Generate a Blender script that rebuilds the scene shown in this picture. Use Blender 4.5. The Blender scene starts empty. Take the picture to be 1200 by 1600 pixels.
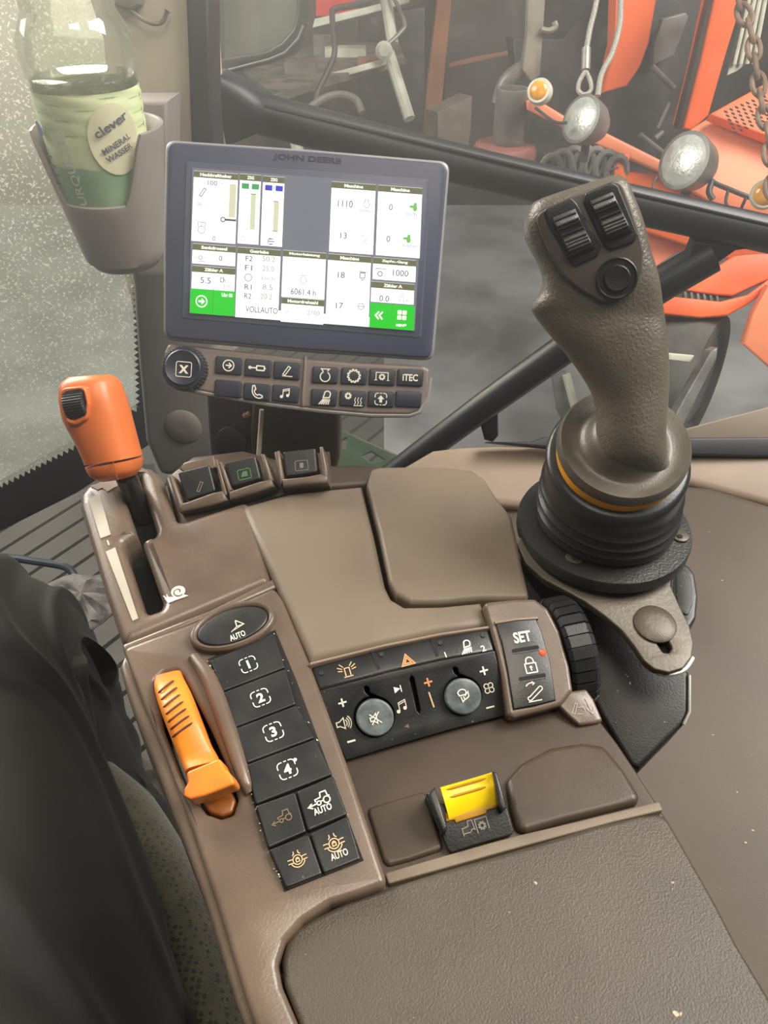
import bpy, bmesh, math, random
from mathutils import Vector, Matrix, noise
from mathutils.geometry import tessellate_polygon

scene = bpy.context.scene
col = scene.collection
R = math.radians
sin, cos, pi = math.sin, math.cos, math.pi
random.seed(7)

# ------------------------------------------------------------------ camera
PITCH = 40.0
CAM = Vector((0, 0, 1.15))
FPX = 1200.0
cd = bpy.data.cameras.new('camera')
cam = bpy.data.objects.new('camera', cd)
col.objects.link(cam)
cam.location = CAM
cam.rotation_euler = (R(90 - PITCH), 0, 0)
cd.sensor_fit = 'VERTICAL'
cd.sensor_height = 36
cd.lens = 27
cd.clip_start = 0.02
cd.clip_end = 200
scene.camera = cam

# ------------------------------------------------------------------ light and exposure
vs = scene.view_settings
vs.view_transform = 'Standard'
vs.look = 'None'
vs.gamma = 1
vs.use_curve_mapping = False
vs.exposure = 0.0

world = bpy.data.worlds.new('world')
scene.world = world
world.use_nodes = True
world.node_tree.nodes['Background'].inputs[0].default_value = (0.80, 0.88, 1.0, 1)
world.node_tree.nodes['Background'].inputs[1].default_value = 0.10


def area(name, loc, target, size, power, color, sy=None):
    l = bpy.data.lights.new(name, 'AREA')
    l.energy = power
    l.color = color
    l.size = size
    if sy:
        l.shape = 'RECTANGLE'
        l.size_y = sy
    o = bpy.data.objects.new(name, l)
    col.objects.link(o)
    o.location = loc
    o.rotation_euler = (Vector(target) - Vector(loc)).to_track_quat('-Z', 'Y').to_euler()
    return o


# daylight through the windscreen, the cab roof lamp, daylight in the shed
area('windscreen_daylight', (-1.5, 1.9, 2.0), (0, 0.35, 0.8), 1.0, 74, (1.0, 0.93, 0.82))
area('cab_roof_lamp', (0.12, 0.0, 1.95), (0.05, 0.45, 0.8), 0.40, 6.0, (1.0, 0.87, 0.70))
area('shed_daylight', (3.0, 1.0, 4.2), (1.2, 4.2, -0.4), 3.0, 560, (1.0, 0.95, 0.88))
area('shed_gate_daylight', (-3.5, 2.5, 2.6), (0.5, 4.0, -1.0), 2.2, 140, (1.0, 0.97, 0.90))


# ------------------------------------------------------------------ colour and materials
def lin(c):
    out = []
    for v in c[:3]:
        v = v / 255.0
        out.append(v / 12.92 if v <= 0.04045 else ((v + 0.055) / 1.055) ** 2.4)
    return (*out, 1.0)


MATS = {}


def mat(name, c, rough=0.5, c2=None, nscale=30.0, bump=0.0, bscale=400.0, metallic=0.0, coat=0.0, specks=None,
        speck_scale=300.0, speck_amt=0.08, spec=0.5, lo=0.4, hi=0.65, rvar=0.0, sheen=0.0):
    m = bpy.data.materials.new(name)
    m.use_nodes = True
    nt = m.node_tree
    b = nt.nodes['Principled BSDF']
    b.inputs['Roughness'].default_value = rough
    b.inputs['Metallic'].default_value = metallic
    b.inputs['Specular IOR Level'].default_value = spec
    b.inputs['Coat Weight'].default_value = coat
    b.inputs['Coat Roughness'].default_value = 0.2
    b.inputs['Sheen Weight'].default_value = sheen
    tc = nt.nodes.new('ShaderNodeTexCoord')
    base = None
    n = nt.nodes.new('ShaderNodeTexNoise')
    n.inputs['Scale'].default_value = nscale
    n.inputs['Detail'].default_value = 5
    nt.links.new(tc.outputs['Object'], n.inputs['Vector'])
    mr = nt.nodes.new('ShaderNodeMapRange')
    mr.inputs[1].default_value = lo
    mr.inputs[2].default_value = hi
    nt.links.new(n.outputs['Fac'], mr.inputs[0])
    mx = nt.nodes.new('ShaderNodeMix')
    mx.data_type = 'RGBA'
    cc = lin(c)
    c2 = lin(c2) if c2 else tuple(v * 0.85 for v in cc[:3]) + (1,)
    mx.inputs[6].default_value = cc
    mx.inputs[7].default_value = c2
    nt.links.new(mr.outputs[0], mx.inputs[0])
    base = mx.outputs[2]
    if specks:
        v = nt.nodes.new('ShaderNodeTexNoise')
        v.inputs['Scale'].default_value = speck_scale
        v.inputs['Detail'].default_value = 2
        nt.links.new(tc.outputs['Object'], v.inputs['Vector'])
        r2 = nt.nodes.new('ShaderNodeMapRange')
        r2.inputs[1].default_value = 0.74 - speck_amt
        r2.inputs[2].default_value = 0.78 - speck_amt
        nt.links.new(v.outputs['Fac'], r2.inputs[0])
        m2 = nt.nodes.new('ShaderNodeMix')
        m2.data_type = 'RGBA'
        nt.links.new(r2.outputs[0], m2.inputs[0])
        nt.links.new(base, m2.inputs[6])
        m2.inputs[7].default_value = lin(specks)
        base = m2.outputs[2]
    nt.links.new(base, b.inputs['Base Color'])
    if rvar:
        r3 = nt.nodes.new('ShaderNodeMapRange')
        r3.inputs[3].default_value = rough - rvar
        r3.inputs[4].default_value = rough + rvar
        nt.links.new(n.outputs['Fac'], r3.inputs[0])
        nt.links.new(r3.outputs[0], b.inputs['Roughness'])
    if bump:
        n2 = nt.nodes.new('ShaderNodeTexNoise')
        n2.inputs['Scale'].default_value = bscale
        n2.inputs['Detail'].default_value = 3
        nt.links.new(tc.outputs['Object'], n2.inputs['Vector'])
        bp = nt.nodes.new('ShaderNodeBump')
        bp.inputs['Strength'].default_value = bump
        bp.inputs['Distance'].default_value = 0.002
        nt.links.new(n2.outputs['Fac'], bp.inputs['Height'])
        nt.links.new(bp.outputs[0], b.inputs['Normal'])
    MATS[name] = m
    return m


def emis(name, c, strength=1.0):
    m = bpy.data.materials.new(name)
    m.use_nodes = True
    nt = m.node_tree
    b = nt.nodes['Principled BSDF']
    b.inputs['Base Color'].default_value = (0.01, 0.01, 0.01, 1)
    b.inputs['Roughness'].default_value = 0.3
    b.inputs['Emission Color'].default_value = lin(c)
    b.inputs['Emission Strength'].default_value = strength
    MATS[name] = m
    return m


def glassy(name, tint=(1, 1, 1), gloss=0.08, dust=0.0, dust_col=(200, 200, 195), speck=0.0, speck_scale=60.0, trans=0.6, rough=0.03):
    """thin clear sheet: see-through, a fresnel gloss, plus a film of dust and dried drops"""
    m = bpy.data.materials.new(name)
    m.use_nodes = True
    nt = m.node_tree
    nt.nodes.remove(nt.nodes['Principled BSDF'])
    out = nt.nodes['Material Output']
    t = nt.nodes.new('ShaderNodeBsdfTransparent')
    t.inputs[0].default_value = (*tint, 1)
    g = nt.nodes.new('ShaderNodeBsdfGlossy')
    g.inputs['Roughness'].default_value = rough
    lw = nt.nodes.new('ShaderNodeLayerWeight')
    lw.inputs[0].default_value = 0.25
    mul = nt.nodes.new('ShaderNodeMath')
    mul.operation = 'MULTIPLY_ADD'
    mul.inputs[1].default_value = 0.5
    mul.inputs[2].default_value = gloss * 0.5
    nt.links.new(lw.outputs['Fresnel'], mul.inputs[0])
    ms = nt.nodes.new('ShaderNodeMixShader')
    nt.links.new(mul.outputs[0], ms.inputs[0])
    nt.links.new(t.outputs[0], ms.inputs[1])
    nt.links.new(g.outputs[0], ms.inputs[2])
    last = ms
    if dust or speck:
        d = nt.nodes.new('ShaderNodeBsdfDiffuse')
        d.inputs[0].default_value = lin(dust_col)
        tr = nt.nodes.new('ShaderNodeBsdfTranslucent')
        tr.inputs[0].default_value = lin(dust_col)
        dm = nt.nodes.new('ShaderNodeMixShader')
        dm.inputs[0].default_value = trans
        nt.links.new(d.outputs[0], dm.inputs[1])
        nt.links.new(tr.outputs[0], dm.inputs[2])
        tc = nt.nodes.new('ShaderNodeTexCoord')
        n = nt.nodes.new('ShaderNodeTexNoise')
        n.inputs['Scale'].default_value = 6
        n.inputs['Detail'].default_value = 4
        nt.links.new(tc.outputs['Object'], n.inputs['Vector'])
        a = nt.nodes.new('ShaderNodeMapRange')
        a.inputs[1].default_value = 0.3
        a.inputs[2].default_value = 0.7
        a.inputs[3].default_value = dust * 0.7
        a.inputs[4].default_value = dust * 1.3
        nt.links.new(n.outputs['Fac'], a.inputs[0])
        fac = a.outputs[0]
        if speck:
            v = nt.nodes.new('ShaderNodeTexNoise')
            v.inputs['Scale'].default_value = speck_scale
            v.inputs['Detail'].default_value = 1.5
            nt.links.new(tc.outputs['Object'], v.inputs['Vector'])
            r2 = nt.nodes.new('ShaderNodeMapRange')
            r2.inputs[1].default_value = 0.60
            r2.inputs[2].default_value = 0.67
            r2.inputs[3].default_value = 0
            r2.inputs[4].default_value = speck
            nt.links.new(v.outputs['Fac'], r2.inputs[0])
            ad = nt.nodes.new('ShaderNodeMath')
            ad.operation = 'ADD'
            ad.use_clamp = True
            nt.links.new(fac, ad.inputs[0])
            nt.links.new(r2.outputs[0], ad.inputs[1])
            fac = ad.outputs[0]
        m2 = nt.nodes.new('ShaderNodeMixShader')
        nt.links.new(fac, m2.inputs[0])
        nt.links.new(ms.outputs[0], m2.inputs[1])
        nt.links.new(dm.outputs[0], m2.inputs[2])
        last = m2
    nt.links.new(last.outputs[0], out.inputs[0])
    MATS[name] = m
    return m


BROWN = mat('brown_plastic', (116, 103, 86), 0.46, (108, 95, 80), 22, 0.12, 1800, rvar=0.05)
BROWNG = mat('worn_brown_plastic', (105, 90, 76), 0.28, (92, 78, 66), 30, 0.06, 900, rvar=0.08)
BROWND = mat('shadowed_brown_plastic', (66, 54, 42), 0.42, (58, 47, 37), 25, 0.10, 1500)  # brown darkened to put the ledge's shadow into the colour
PANELB = mat('side_panel_brown', (78, 67, 55), 0.52, (70, 60, 49), 7, 0.12, 1500, specks=(190, 175, 150), speck_scale=110, speck_amt=-0.02)
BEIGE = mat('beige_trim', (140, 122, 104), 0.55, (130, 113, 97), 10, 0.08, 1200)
PAD = mat('armrest_leather', (68, 60, 48), 0.46, (57, 49, 39), 14, 0.22, 1100, specks=(170, 155, 125), speck_scale=220, speck_amt=-0.01)
BLACKP = mat('black_plastic', (30, 31, 32), 0.36, (40, 40, 39), 40, 0.10, 1200, rvar=0.08)
BUTTON = mat('black_button', (27, 29, 29), 0.34, (37, 38, 36), 60, 0.05, 900, specks=(120, 112, 92), speck_scale=420, speck_amt=-0.005, rvar=0.1)
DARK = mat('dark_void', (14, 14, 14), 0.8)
HOUSE = mat('dusty_black_plastic', (27, 27, 26), 0.45, (36, 35, 33), 30, 0.12, 900, specks=(150, 145, 125), speck_scale=330, speck_amt=0.01)
RUBBER = mat('boot_rubber', (33, 33, 32), 0.32, (40, 39, 37), 30, 0.05, 600)
RINGB = mat('gritty_black_metal', (36, 36, 35), 0.42, (46, 45, 42), 60, 0.25, 700, specks=(150, 145, 130), speck_scale=500, speck_amt=0.0)
GRIP = mat('grip_rubber', (98, 93, 82), 0.34, (86, 80, 69), 40, 0.28, 700, rvar=0.08)
GRIPFACE = mat('grip_face_plastic', (84, 78, 70), 0.36, (76, 70, 62), 40, 0.05, 900)
ORANGE = mat('orange_plastic', (208, 112, 58), 0.36, (200, 104, 50), 30, 0.03, 800)
ORANGE2 = mat('worn_orange_plastic', (226, 134, 42), 0.34, (212, 116, 50), 40, 0.04, 700, specks=(120, 80, 50), speck_scale=130, speck_amt=0.02)
ORANGED = mat('grimy_orange_plastic', (150, 84, 22), 0.4, (100, 58, 20), 60)
YELLOW = mat('yellow_plastic', (250, 214, 20), 0.25, (244, 204, 16), 30, coat=0.3)
YELLOWD = mat('amber_plastic', (180, 132, 20), 0.35)
AMBER = mat('amber_ring', (250, 168, 20), 0.35)
WHITE = mat('white_print', (236, 230, 212), 0.5)
MARKG = mat('worn_scale_paint', (172, 165, 148), 0.5)
OFFW = mat('cream_print', (214, 206, 186), 0.5)
GREYP = mat('faint_grey_print', (122, 118, 106), 0.5)
TANP = mat('tan_print', (206, 170, 128), 0.5)
BRNP = mat('faded_brown_print', (112, 92, 66), 0.5)
ORGP = mat('orange_print', (224, 150, 96), 0.5)
GRNP = mat('green_print', (72, 120, 74), 0.5)
METAL = mat('worn_bracket_paint', (92, 85, 72), 0.42, (76, 68, 56), 35, 0.1, 500, metallic=0.25)
EDGE = mat('pale_metal_edge', (170, 168, 156), 0.35, metallic=0.5)
CHROME = mat('bright_steel', (190, 190, 185), 0.2, metallic=0.9)
STEEL = mat('dull_steel', (150, 143, 128), 0.45, (112, 104, 92), 12, 0.1, 200, metallic=0.15)
BEZEL = mat('glare_tinted_bezel', (62, 68, 88), 0.42, (66, 72, 92), 20)  # black bezel coloured slate to carry the glare
BEZELRIM = mat('monitor_rim', (150, 148, 146), 0.4, metallic=0.3)
KEYPAD = mat('keypad_body', (118, 106, 98), 0.45, (110, 99, 92), 20)
NAVYB = mat('keypad_button', (36, 40, 52), 0.4)
KBLK = mat('black_brace_paint', (32, 33, 37), 0.42, (38, 39, 42), 14, 0.05, 300)
SEAL = mat('window_rubber', (38, 40, 44), 0.5)
CUP = mat('taupe_cup_plastic', (138, 131, 126), 0.5, (130, 124, 119), 20)
PILLAR = mat('pillar_trim', (186, 178, 158), 0.6, (176, 168, 150), 8)
PILLARD = mat('pillar_lower_trim', (118, 113, 108), 0.6, (110, 104, 100), 8)
MATF = mat('rubber_floor_mat', (52, 50, 45), 0.7, (43, 41, 37), 6, 0.1, 200)
TROUSER = mat('black_trouser_cloth', (30, 30, 28), 0.62, (24, 24, 23), 9, 0.2, 1400, sheen=0.05, spec=0.2)
CONCRETE = mat('concrete', (150, 149, 146), 0.75, (112, 111, 109), 1.6, 0.2, 20)
SHEDW = mat('shed_board', (74, 66, 58), 0.8, (40, 36, 32), 1.5, 0.1, 20)
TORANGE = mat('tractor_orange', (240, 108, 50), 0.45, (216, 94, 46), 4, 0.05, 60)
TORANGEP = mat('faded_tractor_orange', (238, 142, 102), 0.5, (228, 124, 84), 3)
GREYM = mat('dirty_grey_metal', (118, 116, 112), 0.4, (88, 84, 78), 8, 0.2, 60, metallic=0.15)
BLKM = mat('oily_black_metal', (30, 29, 28), 0.5, (56, 52, 46), 8, 0.2, 40)
RUST = mat('rusty_chain', (128, 102, 82), 0.6, (100, 76, 58), 40)
WOOD = mat('brown_timber', (138, 86, 52), 0.65, (112, 68, 42), 5)
PLANK = mat('pale_plank', (196, 196, 176), 0.7, (160, 158, 142), 6)
CREAMP = mat('cream_corrugated', (212, 212, 190), 0.6, (190, 188, 168), 20)
LENS = mat('headlamp_glass', (206, 206, 196), 0.3, (176, 176, 168), 30, 0.8, 90, coat=0.3, metallic=0.3)
AMBL = mat('amber_lens', (232, 164, 44), 0.2, (214, 130, 30), 60, coat=0.5)
GREENP = mat('tractor_green', (42, 62, 42), 0.45)
REDP = mat('red_plastic', (206, 48, 40), 0.45)
ROPE = mat('wire_rope', (168, 164, 152), 0.5, (128, 122, 112), 200)
TIRE = mat('tyre_rubber', (84, 82, 76), 0.8, (66, 64, 60), 10, 0.1, 50)


# ------------------------------------------------------------------ camera-ray measuring
_sp, _cp = sin(R(PITCH)), cos(R(PITCH))
FWD = Vector((0, _cp, -_sp))
UPV = Vector((0, _sp, _cp))
XV = Vector((1, 0, 0))


def ray(px, py):
    return FWD + XV * ((px - 600) / FPX) - UPV * ((py - 800) / FPX)


def W(px, py, d):
    return CAM + ray(px, py) * d


class Fr:
    """a working plane: origin, unit axes; at(px,py,h) = where the sight line through a measured point meets it, h above it"""

    def __init__(self, o, n, x=XV):
        self.o = Vector(o)
        self.z = Vector(n).normalized()
        x = Vector(x)
        self.x = (x - self.z * x.dot(self.z)).normalized()
        self.y = self.z.cross(self.x)

    def loc(self, p, h=0.0):
        r = ray(p[0], p[1])
        t = ((self.o + self.z * h) - CAM).dot(self.z) / r.dot(self.z)
        q = CAM + r * t - self.o
        return Vector((q.dot(self.x), q.dot(self.y)))

    def w(self, u, v, h=0.0):
        return self.o + self.x * u + self.y * v + self.z * h

    def at(self, p, h=0.0):
        u = self.loc(p, h)
        return self.w(u[0], u[1], h)

    def up(self, h):
        return Fr(self.o + self.z * h, self.z, self.x)


def tilt(n_el, az=0.0):
    """normal pointing back to the viewer's side with the given elevation (deg) and azimuth (deg, + turns it to +x)"""
    return Vector((sin(R(az)) * cos(R(n_el)), -cos(R(az)) * cos(R(n_el)), sin(R(n_el))))


# ------------------------------------------------------------------ objects
def tag(o, label=None, cat=None, group=None, kind=None):
    if label:
        o['label'] = label
    if cat:
        o['category'] = cat
    if group:
        o['group'] = group
    if kind:
        o['kind'] = kind
    return o


def thing(name, base, label, cat, group=None):
    o = bpy.data.objects.new(name, None)
    o.empty_display_size = 0.02
    o.location = base
    col.objects.link(o)
    return tag(o, label, cat, group)


def rootloc(o):
    while o.parent:
        o = o.parent
    return Vector(o.location)


def obj(name, geo, m, parent=None, smooth=35, label=None, wn=False, base=None):
    """geo = (verts in world space, faces); makes ONE mesh object, in its thing's local space"""
    vs_, fs = geo
    if parent is not None:
        b = rootloc(parent)
    elif base is not None:
        b = Vector(base)
    else:
        n = len(vs_)
        b = Vector((sum(v[0] for v in vs_) / n, sum(v[1] for v in vs_) / n, min(v[2] for v in vs_)))
    me = bpy.data.meshes.new(name)
    me.from_pydata([tuple(Vector(v) - b) for v in vs_], [], fs)
    me.validate()
    bm = bmesh.new()
    bm.from_mesh(me)
    bmesh.ops.recalc_face_normals(bm, faces=bm.faces)
    bm.to_mesh(me)
    bm.free()
    if smooth:
        me.polygons.foreach_set('use_smooth', [True] * len(me.polygons))
        me.set_sharp_from_angle(angle=R(smooth))
    me.materials.append(m)
    o = bpy.data.objects.new(name, me)
    col.objects.link(o)
    if parent is not None:
        o.parent = parent
    else:
        o.location = b
    if wn:
        md = o.modifiers.new('wn', 'WEIGHTED_NORMAL')
        md.keep_sharp = True
    if label:
        o['label'] = label
    return o


def join(*geos):
    V, F = [], []
    for v, f in geos:
        k = len(V)
        V += list(v)
        F += [tuple(i + k for i in q) for q in f]
    return V, F


# ------------------------------------------------------------------ shapes
def rounded(pts, r, n=5):
    """round the corners of a polygon given in plane coordinates; r a number or one per corner"""
    pts = [Vector(p) for p in pts]
    N = len(pts)
    rs = r if isinstance(r, (list, tuple)) else [r] * N
    out = []
    for i in range(N):
        p, a, b = pts[i], pts[i - 1], pts[(i + 1) % N]
        rr = rs[i]
        if rr <= 0:
            out.append(p)
            continue
        da, db = a - p, b - p
        la, lb = da.length, db.length
        if la < 1e-7 or lb < 1e-7:
            continue
        da.normalize()
        db.normalize()
        c = max(-1, min(1, da.dot(db)))
        ang = math.acos(c)
        if ang > R(172):
            out.append(p)
            continue
        t = min(rr / math.tan(ang / 2), la * 0.48, lb * 0.48)
        p0, p1 = p + da * t, p + db * t
        for k in range(n + 1):
            s = k / n
            out.append((p0 * (1 - s) + p * s) * (1 - s) + (p * (1 - s) + p1 * s) * s)
    return out


def prism(fr, pts, top, depth, bev=0.0, px=True, r=0.0, seg=3, down=None, rn=5):
    """outline on a plane, raised to height top and reaching depth below; bevelled upper edge. down = world direction of the sides"""
    p2 = [fr.loc(p, top) for p in pts] if px else [Vector(p) for p in pts]
    if r:
        p2 = rounded(p2, r, rn)
    bm = bmesh.new()
    q = [bm.verts.new(fr.w(p[0], p[1], top)) for p in p2]
    f = bm.faces.new(q)
    f.normal_update()
    if f.normal.dot(fr.z) < 0:
        f.normal_flip()
    ret = bmesh.ops.extrude_face_region(bm, geom=[f])
    nv = [g for g in ret['geom'] if isinstance(g, bmesh.types.BMVert)]
    d = Vector(down).normalized() if down else -fr.z
    # the new region becomes the bottom
    for v in nv:
        v.co += d * depth
    bm.normal_update()
    if bev:
        topv = set(q)
        ed = [e for e in bm.edges if e.verts[0] in topv and e.verts[1] in topv]
        bmesh.ops.bevel(bm, geom=ed, offset=bev, segments=seg, affect='EDGES', profile=0.5, clamp_overlap=True)
    bmesh.ops.triangulate(bm, faces=[f for f in bm.faces if len(f.verts) > 4])
    bm.verts.index_update()
    V = [v.co.copy() for v in bm.verts]
    F = [tuple(v.index for v in f.verts) for f in bm.faces]
    bm.free()
    return V, F


def holed(fr, outer, holes, top, depth, bev=0.0, px=True, r=0.0, hr=0.0, res=3):
    """like prism, with openings through it"""
    c = bpy.data.curves.new('c', 'CURVE')
    c.dimensions = '2D'
    c.fill_mode = 'BOTH'
    c.extrude = depth / 2 - bev
    c.bevel_depth = bev
    c.offset = -bev
    c.bevel_resolution = res
    for i, pts in enumerate([outer] + list(holes)):
        p2 = [fr.loc(p, top) for p in pts] if px else [Vector(p) for p in pts]
        rr = r if i == 0 else hr
        if rr:
            p2 = rounded(p2, rr)
        s = c.splines.new('POLY')
        s.points.add(len(p2) - 1)
        for a, b in zip(s.points, p2):
            a.co = (b[0], b[1], 0, 1)
        s.use_cyclic_u = True
    o = bpy.data.objects.new('c', c)
    me = o.to_mesh()
    V = [fr.w(v.co.x, v.co.y, top - depth / 2 + v.co.z) for v in me.vertices]
    F = [tuple(p.vertices) for p in me.polygons]
    o.to_mesh_clear()
    bpy.data.objects.remove(o)
    bpy.data.curves.remove(c)
    bm = bmesh.new()
    vv = [bm.verts.new(v) for v in V]
    for f in F:
        try:
            bm.faces.new([vv[i] for i in f])
        except ValueError:
            pass
    bmesh.ops.remove_doubles(bm, verts=bm.verts, dist=1e-6)
    bm.verts.index_update()
    V = [v.co.copy() for v in bm.verts]
    F = [tuple(v.index for v in f.verts) for f in bm.faces]
    bm.free()
    return V, F


def ellipse(fr, c, rx, ry, ang=0, n=40, top=0.0):
    """an ellipse seen at pixel centre c with pixel radii, as plane points"""
    out = []
    for i in range(n):
        a = 2 * pi * i / n
        x, y = rx * cos(a), ry * sin(a)
        out.append(fr.loc((c[0] + x * cos(R(ang)) - y * sin(R(ang)), c[1] + x * sin(R(ang)) + y * cos(R(ang))), top))
    return out


def circle(cx, cy, r, n=40, a0=0):
    return [Vector((cx + r * cos(2 * pi * i / n + a0), cy + r * sin(2 * pi * i / n + a0))) for i in range(n)]


def bridge(rings, closed=True, cap0=True, cap1=True):
    V, F = [], []
    n = len(rings[0])
    for rg in rings:
        V += [Vector(p) for p in rg]
    for i in range(len(rings) - 1):
        for j in range(n if closed else n - 1):
            k = (j + 1) % n
            F.append((i * n + j, i * n + k, (i + 1) * n + k, (i + 1) * n + j))
    if cap0:
        c = len(V)
        V.append(sum((Vector(p) for p in rings[0]), Vector()) / n)
        for j in range(n):
            F.append((c, j, (j + 1) % n))
    if cap1:
        c = len(V)
        b = (len(rings) - 1) * n
        V.append(sum((Vector(p) for p in rings[-1]), Vector()) / n)
        for j in range(n):
            F.append((c, b + j, b + (j + 1) % n))
    return V, F


def lathe(o, axis, prof, n=48, x=XV, cap0=True, cap1=True, fn=None):
    """prof = [(radius, height along axis)]"""
    fr = Fr(o, axis, x)
    rings = []
    for r_, h in prof:
        rings.append([fr.w(r_ * cos(2 * pi * i / n), r_ * sin(2 * pi * i / n), h + (fn(2 * pi * i / n, r_, h) if fn else 0)) for i in range(n)])
    return bridge(rings, True, cap0, cap1)


def tube(pts, rad, n=12, caps=True):
    pts = [Vector(p) for p in pts]
    rings = []
    up = None
    for i, p in enumerate(pts):
        a = pts[max(i - 1, 0)]
        b = pts[min(i + 1, len(pts) - 1)]
        t = (b - a).normalized()
        if up is None:
            up = Vector((0, 0, 1)) if abs(t.z) < 0.9 else Vector((1, 0, 0))
        u = (up - t * up.dot(t)).normalized()
        v = t.cross(u)
        up = u
        r_ = rad[i] if isinstance(rad, (list, tuple)) else rad
        rings.append([p + u * (r_ * cos(2 * pi * k / n)) + v * (r_ * sin(2 * pi * k / n)) for k in range(n)])
    return bridge(rings, True, caps, caps)


def curve_pts(pts, n=8):
    """Catmull-Rom through points"""
    P = [Vector(p) for p in pts]
    P = [P[0] * 2 - P[1]] + P + [P[-1] * 2 - P[-2]]
    out = []
    for i in range(1, len(P) - 2):
        p0, p1, p2, p3 = P[i - 1:i + 3]
        for k in range(n):
            t = k / n
            out.append(0.5 * ((2 * p1) + (p2 - p0) * t + (2 * p0 - 5 * p1 + 4 * p2 - p3) * t * t + (3 * p1 - p0 - 3 * p2 + p3) * t ** 3))
    out.append(P[-2])
    return out


def loft(fr, secs, n=32, sub=4, round_ends=True):
    """secs = [(left px, right px, thickness, exponent[, height])] on a plane; superellipse sections, smoothly joined"""
    data = []
    for s in secs:
        L, Rr = fr.loc(s[0], s[4] if len(s) > 4 else 0), fr.loc(s[1], s[4] if len(s) > 4 else 0)
        data.append((L[0], L[1], Rr[0], Rr[1], s[2], s[3], s[4] if len(s) > 4 else 0.0))
    P = [Vector(d) for d in data]
    P = curve_pts(P, sub) if sub > 1 else P
    rings = []
    for d in P:
        c = Vector(((d[0] + d[2]) / 2, (d[1] + d[3]) / 2))
        w_ = Vector(((d[2] - d[0]) / 2, (d[3] - d[1]) / 2))
        th, e, h = d[4], max(2.0, d[5]), d[6]
        ring = []
        for k in range(n):
            a = 2 * pi * k / n
            ca, sa = cos(a), sin(a)
            x_ = math.copysign(abs(ca) ** (2 / e), ca)
            y_ = math.copysign(abs(sa) ** (2 / e), sa)
            ring.append(fr.w(c[0] + w_[0] * x_, c[1] + w_[1] * x_, h + th * y_))
        rings.append(ring)
    return bridge(rings)


def box(c, sx, sy, sz, fr=None):
    c = Vector(c)
    X, Y, Z = (fr.x, fr.y, fr.z) if fr else (Vector((1, 0, 0)), Vector((0, 1, 0)), Vector((0, 0, 1)))
    V = [c + X * (sx / 2 * i) + Y * (sy / 2 * j) + Z * (sz / 2 * k) for k in (-1, 1) for j in (-1, 1) for i in (-1, 1)]
    return V, [(0, 2, 3, 1), (4, 5, 7, 6), (0, 1, 5, 4), (2, 6, 7, 3), (0, 4, 6, 2), (1, 3, 7, 5)]


# ------------------------------------------------------------------ writing and symbols
def local_axes(fr, c, d, h):
    a = fr.loc(c, h)
    b = fr.loc((c[0] + d[0], c[1] + d[1]), h)
    e = b - a
    s = e.length / math.hypot(d[0], d[1])
    e.normalize()
    return a, e, Vector((-e[1], e[0])), s


def text_geo(body, bold=0.0):
    c = bpy.data.curves.new('t', 'FONT')
    c.body = body
    c.size = 1.0
    c.align_x = 'CENTER'
    c.align_y = 'CENTER'
    c.offset = bold
    c.resolution_u = 3
    o = bpy.data.objects.new('t', c)
    me = o.to_mesh()
    V = [(v.co.x, v.co.y) for v in me.vertices]
    F = [tuple(p.vertices) for p in me.polygons]
    o.to_mesh_clear()
    bpy.data.objects.remove(o)
    bpy.data.curves.remove(c)
    ys = [v[1] for v in V]
    xs = [v[0] for v in V]
    cx, cy = (min(xs) + max(xs)) / 2, (min(ys) + max(ys)) / 2
    hh = max(ys) - min(ys)
    return [((x - cx) / hh, (y - cy) / hh) for x, y in V], F, (max(xs) - min(xs)) / hh


def text(fr, c, d, hpx, body, m, parent, wpx=None, h=0.0004, bold=0.02, name='lettering'):
    """flat print: body centred on pixel c, running along pixel direction d, hpx tall (wpx wide if given)"""
    V, F, asp = text_geo(body, bold)
    a, e, u, s = local_axes(fr, c, d, h)
    kx = (wpx / (hpx * asp)) if wpx else 1.0
    return obj(name, ([fr.w(a[0] + (e[0] * x * kx + u[0] * y) * hpx * s, a[1] + (e[1] * x * kx + u[1] * y) * hpx * s, h) for x, y in V], F), m, parent, smooth=0)


def arc(cx, cy, r_, a0, a1, n=14, ry=None):
    ry = r_ if ry is None else ry
    return [(cx + r_ * cos(R(a0 + (a1 - a0) * i / n)), cy + ry * sin(R(a0 + (a1 - a0) * i / n))) for i in range(n + 1)]


def ribbon(line, w_):
    """2-D stroke -> (verts, quads)"""
    P = [Vector(p) for p in line]
    P = [p for i, p in enumerate(P) if i == 0 or (p - P[i - 1]).length > 1e-6]
    n = len(P)
    closed = n > 2 and (P[0] - P[-1]).length < 1e-6
    if closed:
        P = P[:-1]
        n -= 1
    L, Rr = [], []
    for i in range(n):
        if closed:
            a, b = P[i - 1], P[(i + 1) % n]
        else:
            a, b = P[max(i - 1, 0)], P[min(i + 1, n - 1)]
        d0 = (P[i] - a) if (P[i] - a).length > 1e-9 else (b - P[i])
        d1 = (b - P[i]) if (b - P[i]).length > 1e-9 else d0
        n0 = Vector((-d0[1], d0[0])).normalized()
        n1 = Vector((-d1[1], d1[0])).normalized()
        m = (n0 + n1)
        if m.length < 1e-6:
            m = n0
        m.normalize()
        k = w_ / 2 / max(0.45, m.dot(n0))
        L.append(P[i] + m * k)
        Rr.append(P[i] - m * k)
    V = L + Rr
    F = []
    for i in range(n if closed else n - 1):
        j = (i + 1) % n
        F.append((i, j, n + j, n + i))
    return V, F


def fillpoly(pts):
    t = tessellate_polygon([[Vector((p[0], p[1], 0)) for p in pts]])
    return [Vector(p) for p in pts], [tuple(x) for x in t]


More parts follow.
